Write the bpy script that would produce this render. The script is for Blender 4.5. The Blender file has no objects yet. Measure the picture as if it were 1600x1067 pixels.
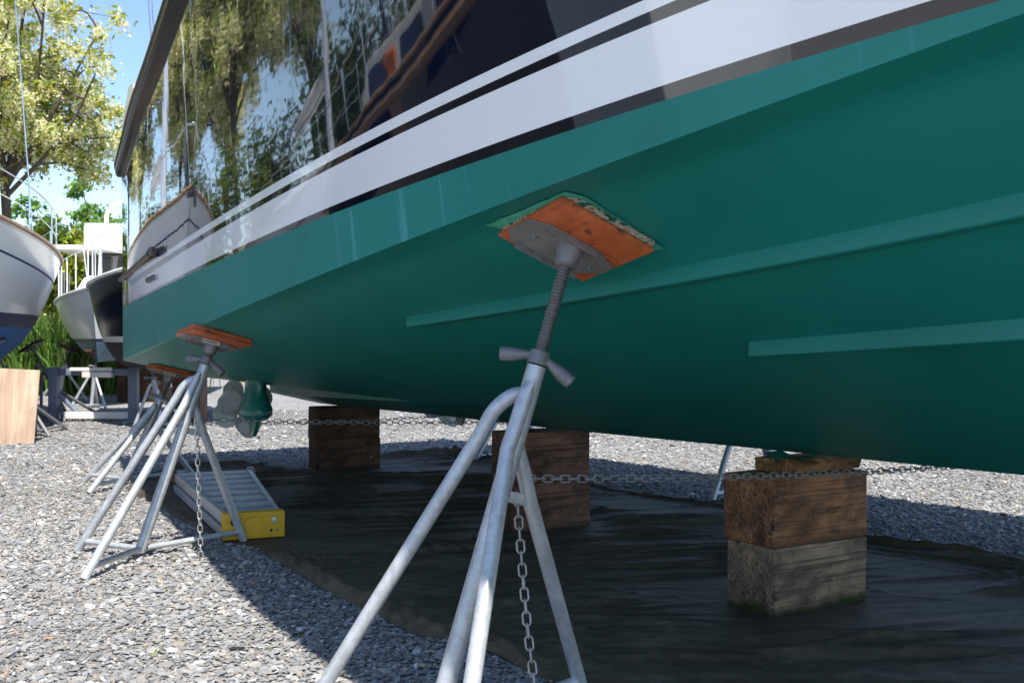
import bpy, bmesh, math, random
import numpy as np
from mathutils import Vector, Matrix, noise
random.seed(7); RNG = np.random.default_rng(11)
SC = bpy.context.scene
COL = SC.collection
PI = math.pi
F, CX, CY, H = 1620.0, 800.0, 533.0, 1.19           # photograph's focal length in px, centre, eye height

# ------------------------------------------------------------------ frames
UX, UY = -0.5145, 0.8575                              # the boat's keel line, pointing aft
TH = math.atan2(UY, UX)
K0 = Vector((0.18, 6.7, 0))
def W(u, v, z=0.0):
    return Vector((K0.x + u*UX - v*UY, K0.y + u*UY + v*UX, z))
def ray_uv(px):
    r = (px - CX)/F
    return r*UX + UY, -r*UY + UX                       # u, v per metre of depth
CU = -K0.x*UX - K0.y*UY
CV = K0.x*UY - K0.y*UX
def at(px, py, d):                                     # world point at a given depth
    return Vector(((px-CX)/F*d, d, H - (py-CY)/F*d))
def gp(px, py, z=0.0):                                 # ground point seen at a pixel
    d = (H - z)*F/(py - CY)
    return Vector(((px-CX)/F*d, d, z))
def lerp(a, b, t): return a + (b - a)*t
def itp(x, xs, ys): return float(np.interp(x, xs, ys))

# ------------------------------------------------------------------ materials
def new_mat(name):
    m = bpy.data.materials.new(name); m.use_nodes = True
    nt = m.node_tree; b = nt.nodes['Principled BSDF']
    return m, nt, b
def N(nt, typ, **kw):
    n = nt.nodes.new(typ)
    for k, v in kw.items():
        if k in n.inputs: n.inputs[k].default_value = v
        else: setattr(n, k, v)
    return n
def ramp(nt, fac, stops):
    r = nt.nodes.new('ShaderNodeValToRGB')
    e = r.color_ramp.elements
    while len(e) < len(stops): e.new(0.5)
    for i, (p, c) in enumerate(stops):
        e[i].position = p; e[i].color = (*c, 1) if len(c) == 3 else c
    nt.links.new(fac, r.inputs[0]); return r.outputs[0]
def coords(nt, scale=(1,1,1), kind='Object'):
    tc = nt.nodes.new('ShaderNodeTexCoord'); mp = nt.nodes.new('ShaderNodeMapping')
    mp.inputs['Scale'].default_value = scale
    nt.links.new(tc.outputs[kind], mp.inputs[0]); return mp.outputs[0]
def noise_tex(nt, vec, scale, detail=4, rough=0.55, dist=0.0):
    n = N(nt, 'ShaderNodeTexNoise', Scale=scale, Detail=detail, Roughness=rough, Distortion=dist)
    nt.links.new(vec, n.inputs['Vector']); return n.outputs['Fac']
def mixc(nt, fac, a, b, typ='MIX'):
    m = nt.nodes.new('ShaderNodeMix'); m.data_type = 'RGBA'; m.blend_type = typ
    if hasattr(fac, 'is_linked'): nt.links.new(fac, m.inputs[0])
    else: m.inputs[0].default_value = fac
    for s, i in ((a, 6), (b, 7)):
        if hasattr(s, 'is_linked'): nt.links.new(s, m.inputs[i])
        else: m.inputs[i].default_value = (*s, 1)
    return m.outputs[2]
def bump(nt, b, h, strength=0.3, dist=0.01):
    bp = N(nt, 'ShaderNodeBump', Strength=strength, Distance=dist)
    nt.links.new(h, bp.inputs['Height']); nt.links.new(bp.outputs[0], b.inputs['Normal'])
    return bp
def simple(name, c, rough=0.5, metal=0.0, var=0.12, scale=6.0, bmp=0.0, coat=0.0, spec=0.5):
    m, nt, b = new_mat(name)
    v = coords(nt)
    f = noise_tex(nt, v, scale, 5)
    lo = tuple(x*(1-var) for x in c); hi = tuple(min(1, x*(1+var)) for x in c)
    nt.links.new(ramp(nt, f, [(0.3, lo), (0.7, hi)]), b.inputs['Base Color'])
    b.inputs['Roughness'].default_value = rough; b.inputs['Metallic'].default_value = metal
    b.inputs['Specular IOR Level'].default_value = spec
    b.inputs['Coat Weight'].default_value = coat; b.inputs['Coat Roughness'].default_value = 0.03
    if bmp: bump(nt, b, noise_tex(nt, v, scale*6, 4), bmp, 0.01)
    return m

def mat_galv(name='galvanised steel', c=(0.47, 0.49, 0.515), rough=0.42):
    m, nt, b = new_mat(name); v = coords(nt)
    n1 = noise_tex(nt, v, 9, 5); vo = N(nt, 'ShaderNodeTexVoronoi', Scale=55.0)
    nt.links.new(v, vo.inputs['Vector'])
    base = ramp(nt, n1, [(0.25, tuple(x*0.82 for x in c)), (0.55, c), (0.8, tuple(min(1, x*1.12) for x in c))])
    spang = ramp(nt, vo.outputs['Color'], [(0.0, (0.86,)*3), (1.0, (1.1,)*3)])
    col = mixc(nt, 1.0, base, spang, 'MULTIPLY')
    st = noise_tex(nt, coords(nt, (30, 30, 2)), 2.2, 4)
    dirt = ramp(nt, st, [(0.60, (0, 0, 0)), (0.78, (1, 1, 1))])
    col = mixc(nt, dirt, col, tuple(x*0.72 for x in c))
    nt.links.new(col, b.inputs['Base Color'])
    b.inputs['Metallic'].default_value = 0.42
    nt.links.new(ramp(nt, n1, [(0.3, (rough-0.1,)*3), (0.8, (rough+0.15,)*3)]), b.inputs['Roughness'])
    bump(nt, b, noise_tex(nt, v, 40, 3), 0.08, 0.004)
    return m

def mat_teal():
    m, nt, b = new_mat('teal bottom paint')
    v = coords(nt)
    base = ramp(nt, noise_tex(nt, v, 1.6, 5), [(0.28, (0.0045, 0.165, 0.143)), (0.5, (0.0065, 0.196, 0.168)), (0.74, (0.009, 0.214, 0.186))])
    # run streaks down the paint near the waterline: narrow in u, long in z
    st = noise_tex(nt, coords(nt, (16, 0.4, 0.55)), 1.0, 3, 0.7)
    patch = noise_tex(nt, coords(nt, (0.9, 0.2, 0.2)), 1.0, 2)
    s1 = ramp(nt, st, [(0.60, (0, 0, 0)), (0.66, (1, 1, 1))])
    s2 = ramp(nt, patch, [(0.46, (0, 0, 0)), (0.60, (0.55, 0.55, 0.55))])
    sm = mixc(nt, 1.0, s1, s2, 'MULTIPLY')
    g = nt.nodes.new('ShaderNodeNewGeometry'); sx = nt.nodes.new('ShaderNodeSeparateXYZ')
    nt.links.new(g.outputs['Normal'], sx.inputs[0])
    up = N(nt, 'ShaderNodeMapRange'); up.inputs[1].default_value = -0.45; up.inputs[2].default_value = -0.25
    nt.links.new(sx.outputs['Z'], up.inputs[0])
    sm = mixc(nt, 1.0, sm, up.outputs[0], 'MULTIPLY')
    sy = nt.nodes.new('ShaderNodeSeparateXYZ'); nt.links.new(v, sy.inputs[0])
    ay = N(nt, 'ShaderNodeMath'); ay.operation = 'ABSOLUTE'; nt.links.new(sy.outputs['Y'], ay.inputs[0])
    gy = N(nt, 'ShaderNodeMath'); gy.operation = 'GREATER_THAN'; gy.inputs[1].default_value = 1.74; nt.links.new(ay.outputs[0], gy.inputs[0])
    sm = mixc(nt, 1.0, sm, gy.outputs[0], 'MULTIPLY')
    col = mixc(nt, sm, base, (0.09, 0.34, 0.36))
    nt.links.new(col, b.inputs['Base Color'])
    b.inputs['Roughness'].default_value = 0.45
    b.inputs['Specular IOR Level'].default_value = 0.38
    bump(nt, b, noise_tex(nt, v, 70, 3), 0.06, 0.003)
    return m

def mat_gloss(name, c, wav=0.02, rough=0.03):
    """gloss topside paint: long gentle unfairness makes reflections run and stretch"""
    m, nt, b = new_mat(name)
    b.inputs['Base Color'].default_value = (*c, 1)
    b.inputs['Roughness'].default_value = rough
    b.inputs['IOR'].default_value = 1.62
    b.inputs['Coat Weight'].default_value = 0.9; b.inputs['Coat Roughness'].default_value = 0.02
    a = noise_tex(nt, coords(nt, (2.2, 1.0, 0.7)), 1.5, 2)
    c2 = noise_tex(nt, coords(nt, (14, 2.0, 3.0)), 1.0, 2)
    s = N(nt, 'ShaderNodeMath'); s.operation = 'MULTIPLY_ADD'; s.inputs[1].default_value = 0.05
    nt.links.new(c2, s.inputs[0]); nt.links.new(a, s.inputs[2])
    bp = bump(nt, b, s.outputs[0], 1.0, wav)
    nt.links.new(bp.outputs[0], b.inputs['Coat Normal'])
    return m

def mat_wood(name, c1, c2, dark, axis='x', grain=62, rough=0.75, moss=False, endstain=True):
    m, nt, b = new_mat(name)
    sc = {'x': (1.2, grain, grain), 'y': (grain, 1.2, grain), 'z': (grain, grain, 1.2)}[axis]
    v = coords(nt); g = noise_tex(nt, coords(nt, sc), 1.0, 6, 0.65, 0.6)
    big = noise_tex(nt, v, 5.5, 5, 0.6)
    col = mixc(nt, big, c1, c2)
    gr = ramp(nt, g, [(0.34, (0.30,)*3), (0.5, (0.95,)*3), (0.72, (1.3,)*3)])
    col = mixc(nt, 1.0, col, gr, 'MULTIPLY')
    wear = ramp(nt, noise_tex(nt, coords(nt, (2.0, 5, 4)), 1.7, 5, 0.65, .8), [(0.38, (0.45,)*3), (0.5, (0.95,)*3), (0.66, (1.65, 1.6, 1.5))])
    col = mixc(nt, 1.0, col, wear, 'MULTIPLY')
    st = ramp(nt, noise_tex(nt, coords(nt, (3, 9, 9) if axis == 'x' else (9, 3, 9)), 1.3, 6, 0.7), [(0.55, (0, 0, 0)), (0.68, (1, 1, 1))])
    col = mixc(nt, st, col, dark)
    scuff = ramp(nt, noise_tex(nt, coords(nt, (4, 4, 6)), 2.2, 8, 0.72), [(0.63, (0, 0, 0)), (0.70, (0.75, 0.75, 0.75))])
    tcn = nt.nodes.new('ShaderNodeTexCoord'); sn = nt.nodes.new('ShaderNodeSeparateXYZ'); nt.links.new(tcn.outputs['Normal'], sn.inputs[0])
    ab = N(nt, 'ShaderNodeMath'); ab.operation = 'ABSOLUTE'; nt.links.new(sn.outputs['X'], ab.inputs[0])
    gt = N(nt, 'ShaderNodeMath'); gt.operation = 'GREATER_THAN'; gt.inputs[1].default_value = .8; nt.links.new(ab.outputs[0], gt.inputs[0])
    mpr = nt.nodes.new('ShaderNodeMapping'); mpr.inputs['Location'].default_value = (0, .22, -.36); nt.links.new(tcn.outputs['Object'], mpr.inputs[0])
    wv = N(nt, 'ShaderNodeTexWave', Scale=16.0, Distortion=2.5, Detail=3.0); wv.wave_type = 'RINGS'; wv.rings_direction = 'X'; nt.links.new(mpr.outputs[0], wv.inputs['Vector'])
    ring = mixc(nt, gt.outputs[0], (1, 1, 1), ramp(nt, wv.outputs['Fac'], [(0.2, (.80,)*3), (0.7, (1.06,)*3)]))
    col = mixc(nt, 1.0, col, ring, 'MULTIPLY')
    col = mixc(nt, scuff, col, (0.30, 0.27, 0.24))
    if moss:
        sx = nt.nodes.new('ShaderNodeSeparateXYZ'); nt.links.new(v, sx.inputs[0])
        ad = N(nt, 'ShaderNodeMath'); ad.operation = 'MULTIPLY_ADD'; ad.inputs[1].default_value = 0.10
        nt.links.new(noise_tex(nt, v, 9, 4), ad.inputs[0])
        ng = N(nt, 'ShaderNodeMath'); ng.operation = 'MULTIPLY'; ng.inputs[1].default_value = -1
        nt.links.new(sx.outputs['Z'], ng.inputs[0]); nt.links.new(ng.outputs[0], ad.inputs[2])
        mr = N(nt, 'ShaderNodeMapRange'); mr.inputs[1].default_value = -0.012; mr.inputs[2].default_value = 0.035
        nt.links.new(ad.outputs[0], mr.inputs[0])
        col = mixc(nt, mr.outputs[0], col, (0.030, 0.036, 0.010))
    nt.links.new(col, b.inputs['Base Color']); b.inputs['Roughness'].default_value = rough
    b.inputs['Specular IOR Level'].default_value = 0.3
    bump(nt, b, g, 0.5, 0.006)
    return m

def mat_attr(name, rough=0.8, spec=0.3, gain=1.0, noise_amp=0.0, trans=0.0):
    m, nt, b = new_mat(name)
    a = nt.nodes.new('ShaderNodeVertexColor'); a.layer_name = 'Col'
    col = a.outputs['Color']
    if noise_amp:
        f = ramp(nt, noise_tex(nt, coords(nt), 140, 4, 0.7), [(0.3, (1-noise_amp,)*3), (0.7, (1+noise_amp,)*3)])
        col = mixc(nt, 1.0, col, f, 'MULTIPLY')
    nt.links.new(col, b.inputs['Base Color'])
    b.inputs['Roughness'].default_value = rough; b.inputs['Specular IOR Level'].default_value = spec
    if trans:
        t = nt.nodes.new('ShaderNodeBsdfTranslucent'); nt.links.new(col, t.inputs[0])
        mx = nt.nodes.new('ShaderNodeMixShader'); mx.inputs[0].default_value = trans
        nt.links.new(b.outputs[0], mx.inputs[1]); nt.links.new(t.outputs[0], mx.inputs[2])
        nt.links.new(mx.outputs[0], nt.nodes['Material Output'].inputs[0])
    return m

def mat_ground():
    m, nt, b = new_mat('gravel ground')
    v = coords(nt)
    cols = [(0.0, (0.10, 0.105, 0.115)), (0.25, (0.20, 0.205, 0.215)), (0.55, (0.31, 0.31, 0.31)), (0.8, (0.42, 0.41, 0.385)), (1.0, (0.62, 0.60, 0.56))]
    def vor(scale, rnd):
        vo = N(nt, 'ShaderNodeTexVoronoi', Scale=scale); vo.feature = 'F1'
        nt.links.new(v, vo.inputs['Vector']); return vo
    a, c = vor(48, 1), vor(20, 1)
    ca = ramp(nt, a.outputs['Color'], cols); cc = ramp(nt, c.outputs['Color'], cols)
    col = mixc(nt, 0.35, ca, cc)
    ed = ramp(nt, a.outputs['Distance'], [(0.25, (1, 1, 1)), (0.75, (0.45, 0.45, 0.45))])
    col = mixc(nt, 1.0, col, ed, 'MULTIPLY')
    big = ramp(nt, noise_tex(nt, v, 0.35, 4), [(0.3, (1.0, 1.0, 1.0)), (0.7, (1.22, 1.21, 1.18))])
    col = mixc(nt, 1.0, col, big, 'MULTIPLY')
    nt.links.new(col, b.inputs['Base Color']); b.inputs['Roughness'].default_value = 0.9
    b.inputs['Specular IOR Level'].default_value = 0.2
    inv = N(nt, 'ShaderNodeMath'); inv.operation = 'SUBTRACT'; inv.inputs[0].default_value = 1
    nt.links.new(a.outputs['Distance'], inv.inputs[1])
    bump(nt, b, inv.outputs[0], 0.6, 0.02)
    return m

def mat_tarp():
    m, nt, b = new_mat('black ground cloth')
    v = coords(nt)
    w = N(nt, 'ShaderNodeTexWave', Scale=90.0, Distortion=1.0); nt.links.new(v, w.inputs['Vector'])
    n1 = noise_tex(nt, v, 1.7, 6, 0.65)
    n2 = noise_tex(nt, coords(nt, (3.0, 7, 4)), 2.3, 8, 0.75)
    col = ramp(nt, n1, [(0.3, (0.060, 0.050, 0.037)), (0.62, (0.100, 0.083, 0.060)), (0.8, (0.170, 0.142, 0.100))])
    du = ramp(nt, n2, [(0.45, (0.8,)*3), (0.75, (1.7, 1.65, 1.5))])
    col = mixc(nt, 1.0, col, du, 'MULTIPLY')
    nt.links.new(col, b.inputs['Base Color']); b.inputs['Roughness'].default_value = 0.68
    b.inputs['Specular IOR Level'].default_value = 0.2
    h = N(nt, 'ShaderNodeMath'); h.operation = 'MULTIPLY_ADD'; h.inputs[1].default_value = 0.04
    nt.links.new(w.outputs['Fac'], h.inputs[0])
    wr = noise_tex(nt, coords(nt, (5, 9, 8)), 1.6, 6, 0.6, 0.3); nt.links.new(wr, h.inputs[2])
    bump(nt, b, h.outputs[0], 0.25, 0.008)
    return m

def mat_pad():
    m, nt, b = new_mat('worn orange plywood')
    v = coords(nt)
    base = ramp(nt, noise_tex(nt, v, 14, 5), [(0.3, (0.42, 0.085, 0.022)), (0.7, (0.56, 0.14, 0.040))])
    kn = ramp(nt, noise_tex(nt, v, 15, 4, 0.55, 1.2), [(0.60, (0, 0, 0)), (0.68, (.85, .85, .85))])
    col = mixc(nt, kn, base, (0.10, 0.04, 0.02))
    g = noise_tex(nt, coords(nt, (6, 40, 40)), 1.0, 4)
    col = mixc(nt, 1.0, col, ramp(nt, g, [(0.3, (0.75,)*3), (0.7, (1.1,)*3)]), 'MULTIPLY')
    nt.links.new(col, b.inputs['Base Color']); b.inputs['Roughness'].default_value = 0.6
    bump(nt, b, g, 0.25, 0.004)
    return m
def mat_padedge():
    m, nt, b = new_mat('chipped painted plywood edge')
    v = coords(nt)
    n = noise_tex(nt, coords(nt, (10, 10, 30)), 2.0, 6, 0.7)
    col = ramp(nt, n, [(0.36, (0.010, 0.10, 0.08)), (0.45, (0.02, 0.05, 0.04)), (0.50, (0.50, 0.46, 0.36)), (0.62, (0.34, 0.09, 0.04))])
    nt.links.new(col, b.inputs['Base Color']); b.inputs['Roughness'].default_value = 0.75
    bump(nt, b, n, 0.5, 0.006)
    return m
def mat_ply():
    m, nt, b = new_mat('plywood sheet')
    g = noise_tex(nt, coords(nt, (14, 14, 1.2)), 1.0, 6, 0.6, 1.2)
    col = ramp(nt, g, [(0.3, (0.30, 0.20, 0.135)), (0.55, (0.42, 0.30, 0.21)), (0.75, (0.50, 0.37, 0.27))])
    st = ramp(nt, noise_tex(nt, coords(nt), 2.0, 4), [(0.35, (0.8,)*3), (0.7, (1.05,)*3)])
    nt.links.new(mixc(nt, 1.0, col, st, 'MULTIPLY'), b.inputs['Base Color'])
    b.inputs['Roughness'].default_value = 0.75
    return m
def mat_bark():
    m, nt, b = new_mat('tree bark')
    g = noise_tex(nt, coords(nt, (9, 9, 2)), 1.0, 6, 0.7)
    nt.links.new(ramp(nt, g, [(0.3, (0.045, 0.032, 0.022)), (0.7, (0.15, 0.115, 0.085))]), b.inputs['Base Color'])
    b.inputs['Roughness'].default_value = 0.9; bump(nt, b, g, 0.8, 0.05)
    return m

M = dict(
    galv=mat_galv(), galv_old=mat_galv('weathered steel', (0.20, 0.20, 0.205), 0.6),
    plate=mat_galv('grey pad plate', (0.24, 0.235, 0.235), 0.6),
    screw=mat_galv('greased screw thread', (0.15, 0.145, 0.14), 0.5),
    chain_dark=mat_galv('dull chain', (0.30, 0.295, 0.285), 0.6),
    chain=mat_galv('galvanised chain', (0.40, 0.40, 0.39), 0.5),
    teal=mat_teal(), navy=mat_gloss('navy gloss topside', (0.0035, 0.006, 0.017), 0.0009),
    boot_white=mat_gloss('white gloss boot stripe', (0.87, 0.87, 0.87), 0.0015, 0.10),
    boot_black=mat_gloss('black gloss boot stripe', (0.006, 0.007, 0.012), 0.0015, 0.05),
    black_rub=simple('black rail', (0.003, 0.003, 0.004), 0.28, var=.2, scale=9, spec=.22),
    white=simple('white gelcoat', (0.78, 0.78, 0.76), 0.25, var=0.04, scale=2, coat=0.3),
    white_dull=simple('dull white paint', (0.70, 0.69, 0.66), 0.5, var=0.07, scale=3),
    steel=simple('polished stainless', (0.62, 0.63, 0.65), 0.18, metal=1.0, var=0.04),
    blue=simple('blue bottom paint', (0.003, 0.12, 0.38), 0.6, var=0.15, scale=3),
    dkblue=simple('dark blue boot stripe', (0.006, 0.020, 0.095), 0.45, var=0.08, spec=.25),
    bluegrey=simple('blue grey bottom paint', (0.10, 0.16, 0.18), 0.7),
    black=simple('black plastic', (0.015, 0.015, 0.016), 0.4),
    blackhull=simple('black hull paint', (0.006, 0.006, 0.008), 0.22, spec=.3),
    blackbottom=simple('black bottom paint', (0.02, 0.02, 0.022), 0.7),
    yellow=simple('yellow plastic', (0.62, 0.36, 0.008), 0.5, var=0.1, scale=18),
    yellowpaint=simple('yellow paint', (0.50, 0.27, 0.008), 0.6),
    alu=simple('brushed aluminium', (0.48, 0.50, 0.53), 0.42, metal=0.55, var=0.15, scale=14),
    alu_dark=simple('dark grey aluminium', (0.20, 0.21, 0.22), 0.5, metal=0.5),  # darker grey aluminium for a ladder foot and a rivet
    greypaint=simple('blue grey frame paint', (0.16, 0.19, 0.25), 0.5, var=0.15),
    tan=simple('varnished tan rail', (0.33, 0.19, 0.09), 0.35, var=0.2),
    cream=simple('cream deck paint', (0.62, 0.58, 0.50), 0.5),
    orange=simple('orange canvas', (0.50, 0.13, 0.025), 0.8, var=0.2, scale=9),
    cardboard=simple('tan cover canvas', (0.42, 0.27, 0.14), 0.85),
    glass=simple('dark tinted window', (0.02, 0.025, 0.03), 0.05, coat=0.5),
    grey_canvas=simple('light grey canvas', (0.52, 0.50, 0.48), 0.8),
    fender=simple('pinkish fender', (0.60, 0.42, 0.36), 0.5),
    label=simple('white label', (0.62, 0.62, 0.62), 0.5, var=0.03), ink=simple('black print', (0.02, 0.02, 0.02), 0.6),
    prop=simple('dull painted bronze', (0.70, 0.73, 0.73), 0.5, var=0.2, scale=9, metal=0.1),
    teal_gloss=simple('teal drive paint', (0.012, 0.17, 0.14), 0.3, var=0.06, coat=0.3),
    masking=simple('bright green primer', (0.055, 0.36, 0.25), 0.6, var=0.12, scale=25),
    timber_brown=mat_wood('stained brown timber', (0.31, 0.145, 0.066), (0.17, 0.080, 0.038), (0.030, 0.018, 0.012)),
    timber_grey=mat_wood('weathered grey timber', (0.27, 0.190, 0.130), (0.17, 0.112, 0.073), (0.040, 0.030, 0.024), moss=True),
    timber_dark=mat_wood('dark damp timber', (0.085, 0.043, 0.024), (0.055, 0.030, 0.018), (0.020, 0.013, 0.010)),
    timber_rust=mat_wood('reddish damp timber', (0.16, 0.078, 0.048), (0.10, 0.053, 0.037), (0.030, 0.020, 0.015)),
    wedge=mat_wood('wedge wood', (0.30, 0.16, 0.06), (0.22, 0.11, 0.045), (0.08, 0.04, 0.02), grain=20),
    ground=mat_ground(), tarp=mat_tarp(), pad=mat_pad(), padedge=mat_padedge(), ply=mat_ply(), bark=mat_bark(),
    stones=mat_attr('gravel stones', 0.85, 0.25, noise_amp=0.25),
    leaf=mat_attr('leaves', 0.55, 0.3, trans=0.5), grass=mat_attr('grass blades', 0.6, 0.3, trans=0.3),
)

# ------------------------------------------------------------------ objects
MW = {}
def tag(o, label=None, cat=None, group=None, kind=None):
    if label: o['label'] = label
    if cat: o['category'] = cat
    if group: o['group'] = group
    if kind: o['kind'] = kind
    return o
def thing(name, label, cat, loc=(0, 0, 0), rotz=0.0, group=None):
    o = bpy.data.objects.new(name, None); COL.objects.link(o)
    o.empty_display_size = 0.2
    o.location = loc; o.rotation_euler = (0, 0, rotz)
    MW[o.name] = Matrix.Translation(Vector(loc)) @ Matrix.Rotation(rotz, 4, 'Z')
    return tag(o, label, cat, group)
def mesh_obj(name, me, mats, parent=None):
    o = bpy.data.objects.new(name, me); COL.objects.link(o)
    for m in (mats if isinstance(mats, (list, tuple)) else [mats]): me.materials.append(m)
    if parent is not None:
        o.parent = parent
    MW[o.name] = MW.get(parent.name, Matrix()) if parent is not None else Matrix()
    return o
def build(name, bm, mats, parent=None, world=False, smooth=35):
    """links a bmesh as ONE object; world=True when its points were given in world space"""
    me = bpy.data.meshes.new(name)
    if world and parent is not None: bm.transform(MW[parent.name].inverted())
    bmesh.ops.recalc_face_normals(bm, faces=bm.faces)
    if smooth:
        lim = math.radians(smooth)
        for f in bm.faces: f.smooth = True
        for e in bm.edges:
            if len(e.link_faces) == 2 and e.calc_face_angle(0) > lim: e.smooth = False
    bm.to_mesh(me); bm.free()
    return mesh_obj(name, me, mats, parent)

def B(): return bmesh.new()
def add_box(bm, c, s, rot=None, bev=0.0, mi=0, seg=2):
    """box of size s centred on c, rot a 3x3"""
    r = bmesh.ops.create_cube(bm, size=1.0)
    vs = r['verts']
    mt = Matrix.Translation(Vector(c)) @ ((rot.to_4x4() if rot is not None else Matrix())) @ Matrix.Diagonal((*s, 1))
    bmesh.ops.transform(bm, matrix=mt, verts=vs)
    fs = set(f for v in vs for f in v.link_faces)
    if bev:
        es = list(set(e for v in vs for e in v.link_edges))
        rb = bmesh.ops.bevel(bm, geom=es, offset=bev, segments=seg, affect='EDGES', profile=0.6)
        fs = set(rb['faces']) | set(f for f in fs if f.is_valid)
    for f in fs: f.material_index = mi
    return fs
def frame_of(d):
    d = d.normalized(); a = Vector((0, 0, 1)) if abs(d.z) < 0.9 else Vector((1, 0, 0))
    x = a.cross(d).normalized(); y = d.cross(x); return x, y
def add_tube(bm, pts, rad, seg=12, cap=True, flat=None, mi=0):
    """swept tube through pts; rad a number or one per point; flat = per point (sx, sy) squash"""
    pts = [Vector(p) for p in pts]; n = len(pts)
    rad = [rad]*n if not hasattr(rad, '__len__') else rad
    rings = []; x = None
    for i, p in enumerate(pts):
        if i == 0: t = pts[1]-pts[0]
        elif i == n-1: t = pts[-1]-pts[-2]
        else: t = (pts[i+1]-p).normalized() + (p-pts[i-1]).normalized()
        t.normalize()
        if x is None: x, y = frame_of(t)
        else:
            x = (x - t*x.dot(t)).normalized(); y = t.cross(x)
        sx, sy = flat[i] if flat else (1, 1)
        rings.append([bm.verts.new(p + x*math.cos(a)*rad[i]*sx + y*math.sin(a)*rad[i]*sy) for a in (2*PI*k/seg for k in range(seg))])
    for i in range(n-1):
        for k in range(seg):
            f = bm.faces.new((rings[i][k], rings[i][(k+1) % seg], rings[i+1][(k+1) % seg], rings[i+1][k])); f.material_index = mi
    if cap:
        for r in (rings[0][::-1], rings[-1]):
            f = bm.faces.new(r); f.material_index = mi
    return rings
def add_lathe(bm, origin, axis, prof, seg=20, mi=0):
    """profile of (distance along axis, radius)"""
    o = Vector(origin); ax = Vector(axis).normalized(); x, y = frame_of(ax); rings = []
    for (h, r) in prof:
        rings.append([bm.verts.new(o + ax*h + (x*math.cos(a) + y*math.sin(a))*max(r, 1e-4)) for a in (2*PI*k/seg for k in range(seg))])
    for i in range(len(rings)-1):
        for k in range(seg):
            f = bm.faces.new((rings[i][k], rings[i][(k+1) % seg], rings[i+1][(k+1) % seg], rings[i+1][k])); f.material_index = mi
    bm.faces.new(rings[0][::-1]).material_index = mi; bm.faces.new(rings[-1]).material_index = mi
def add_prism(bm, poly, ext, mi=0):
    """closed polygon of 3-D points pushed along ext"""
    a = [bm.verts.new(Vector(p)) for p in poly]; b = [bm.verts.new(Vector(p)+Vector(ext)) for p in poly]
    n = len(a); fs = [bm.faces.new(a[::-1]), bm.faces.new(b)]
    for i in range(n): fs.append(bm.faces.new((a[i], a[(i+1) % n], b[(i+1) % n], b[i])))
    for f in fs: f.material_index = mi
def add_grid(bm, rows, mi=0, close=False, mis=None):
    vs = [[bm.verts.new(Vector(p)) for p in r] for r in rows]
    for i in range(len(vs)-1):
        for j in range(len(vs[0])-1):
            q = (vs[i][j], vs[i][j+1], vs[i+1][j+1], vs[i+1][j])
            try: f = bm.faces.new(q)
            except ValueError: continue
            f.material_index = mis[j] if mis else mi
    return vs
def smooth_path(pts, k=6):
    """Catmull-Rom through pts"""
    P = [Vector(p) for p in pts]; out = []
    Q = [P[0]*2-P[1]] + P + [P[-1]*2-P[-2]]
    for i in range(1, len(Q)-2):
        for s in range(k):
            t = s/k; a, b, c, d = Q[i-1:i+3]
            out.append(0.5*((2*b) + (c-a)*t + (2*a-5*b+4*c-d)*t*t + (3*b-a-3*c+d)*t**3))
    out.append(P[-1]); return out
def np_mesh(name, verts, faces, cols, mat, parent=None, smooth=False):
    """many small faces at once: verts (n,3), faces (m,k), cols per face (m,3)"""
    me = bpy.data.meshes.new(name); n, (m, k) = len(verts), faces.shape
    me.vertices.add(n); me.vertices.foreach_set('co', verts.astype(np.float32).ravel())
    me.loops.add(m*k); me.loops.foreach_set('vertex_index', faces.astype(np.int32).ravel())
    me.polygons.add(m); me.polygons.foreach_set('loop_start', np.arange(0, m*k, k, dtype=np.int32))
    me.polygons.foreach_set('use_smooth', np.full(m, smooth))
    ca = me.color_attributes.new('Col', 'FLOAT_COLOR', 'CORNER')
    c = np.ones((m*k, 4), np.float32); c[:, :3] = np.repeat(cols, k, axis=0); ca.data.foreach_set('color', c.ravel())
    me.update(calc_edges=True)
    return mesh_obj(name, me, mat, parent)

# ================================================================== THE TEAL-BOTTOMED YACHT
VC_U = [-9.6, -9, -8, -7, -6, -5, -4, -3, -2, -1, 0, 1, 2, 3, 4, 5]
VC_V = [0.03, 0.18, 0.72, 1.18, 1.53, 1.77, 1.93, 2.04, 2.11, 2.14, 2.14, 2.11, 2.05, 1.96, 1.83, 1.70]
def spline(xs, ys):
    """smooth C1 interpolation"""
    xs = np.array(xs, float); ys = np.array(ys, float); d = np.gradient(ys, xs)
    def f(x):
        x = min(max(x, xs[0]), xs[-1]); i = min(max(int(np.searchsorted(xs, x)) - 1, 0), len(xs)-2)
        h = xs[i+1]-xs[i]; t = (x-xs[i])/h
        return float((2*t**3-3*t*t+1)*ys[i] + (t**3-2*t*t+t)*h*d[i] + (-2*t**3+3*t*t)*ys[i+1] + (t**3-t*t)*h*d[i+1])
    return f
vc = spline(VC_U, VC_V)
zs = spline([-9.6, -6, -4, -2, 0, 1, 2, 3, 4.1], [3.95, 3.68, 3.50, 3.30, 3.08, 2.96, 2.86, 2.78, 2.735])
vs = spline([-9.6, -9, -8, -7, -6, -5, -4, -3, -2, -1, 0, 1, 2, 3, 4.1], [0.12, 0.75, 1.5, 2.02, 2.32, 2.48, 2.54, 2.52, 2.44, 2.35, 2.27, 2.18, 2.09, 1.97, 1.83])
def vside(u, z, zc_):
    s = min(max((z - zc_)/(zs(u) - zc_), -0.3), 1.2)
    return vc(u) + (vs(u) - vc(u))*(0.55*s + 0.45*s*s)

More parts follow.
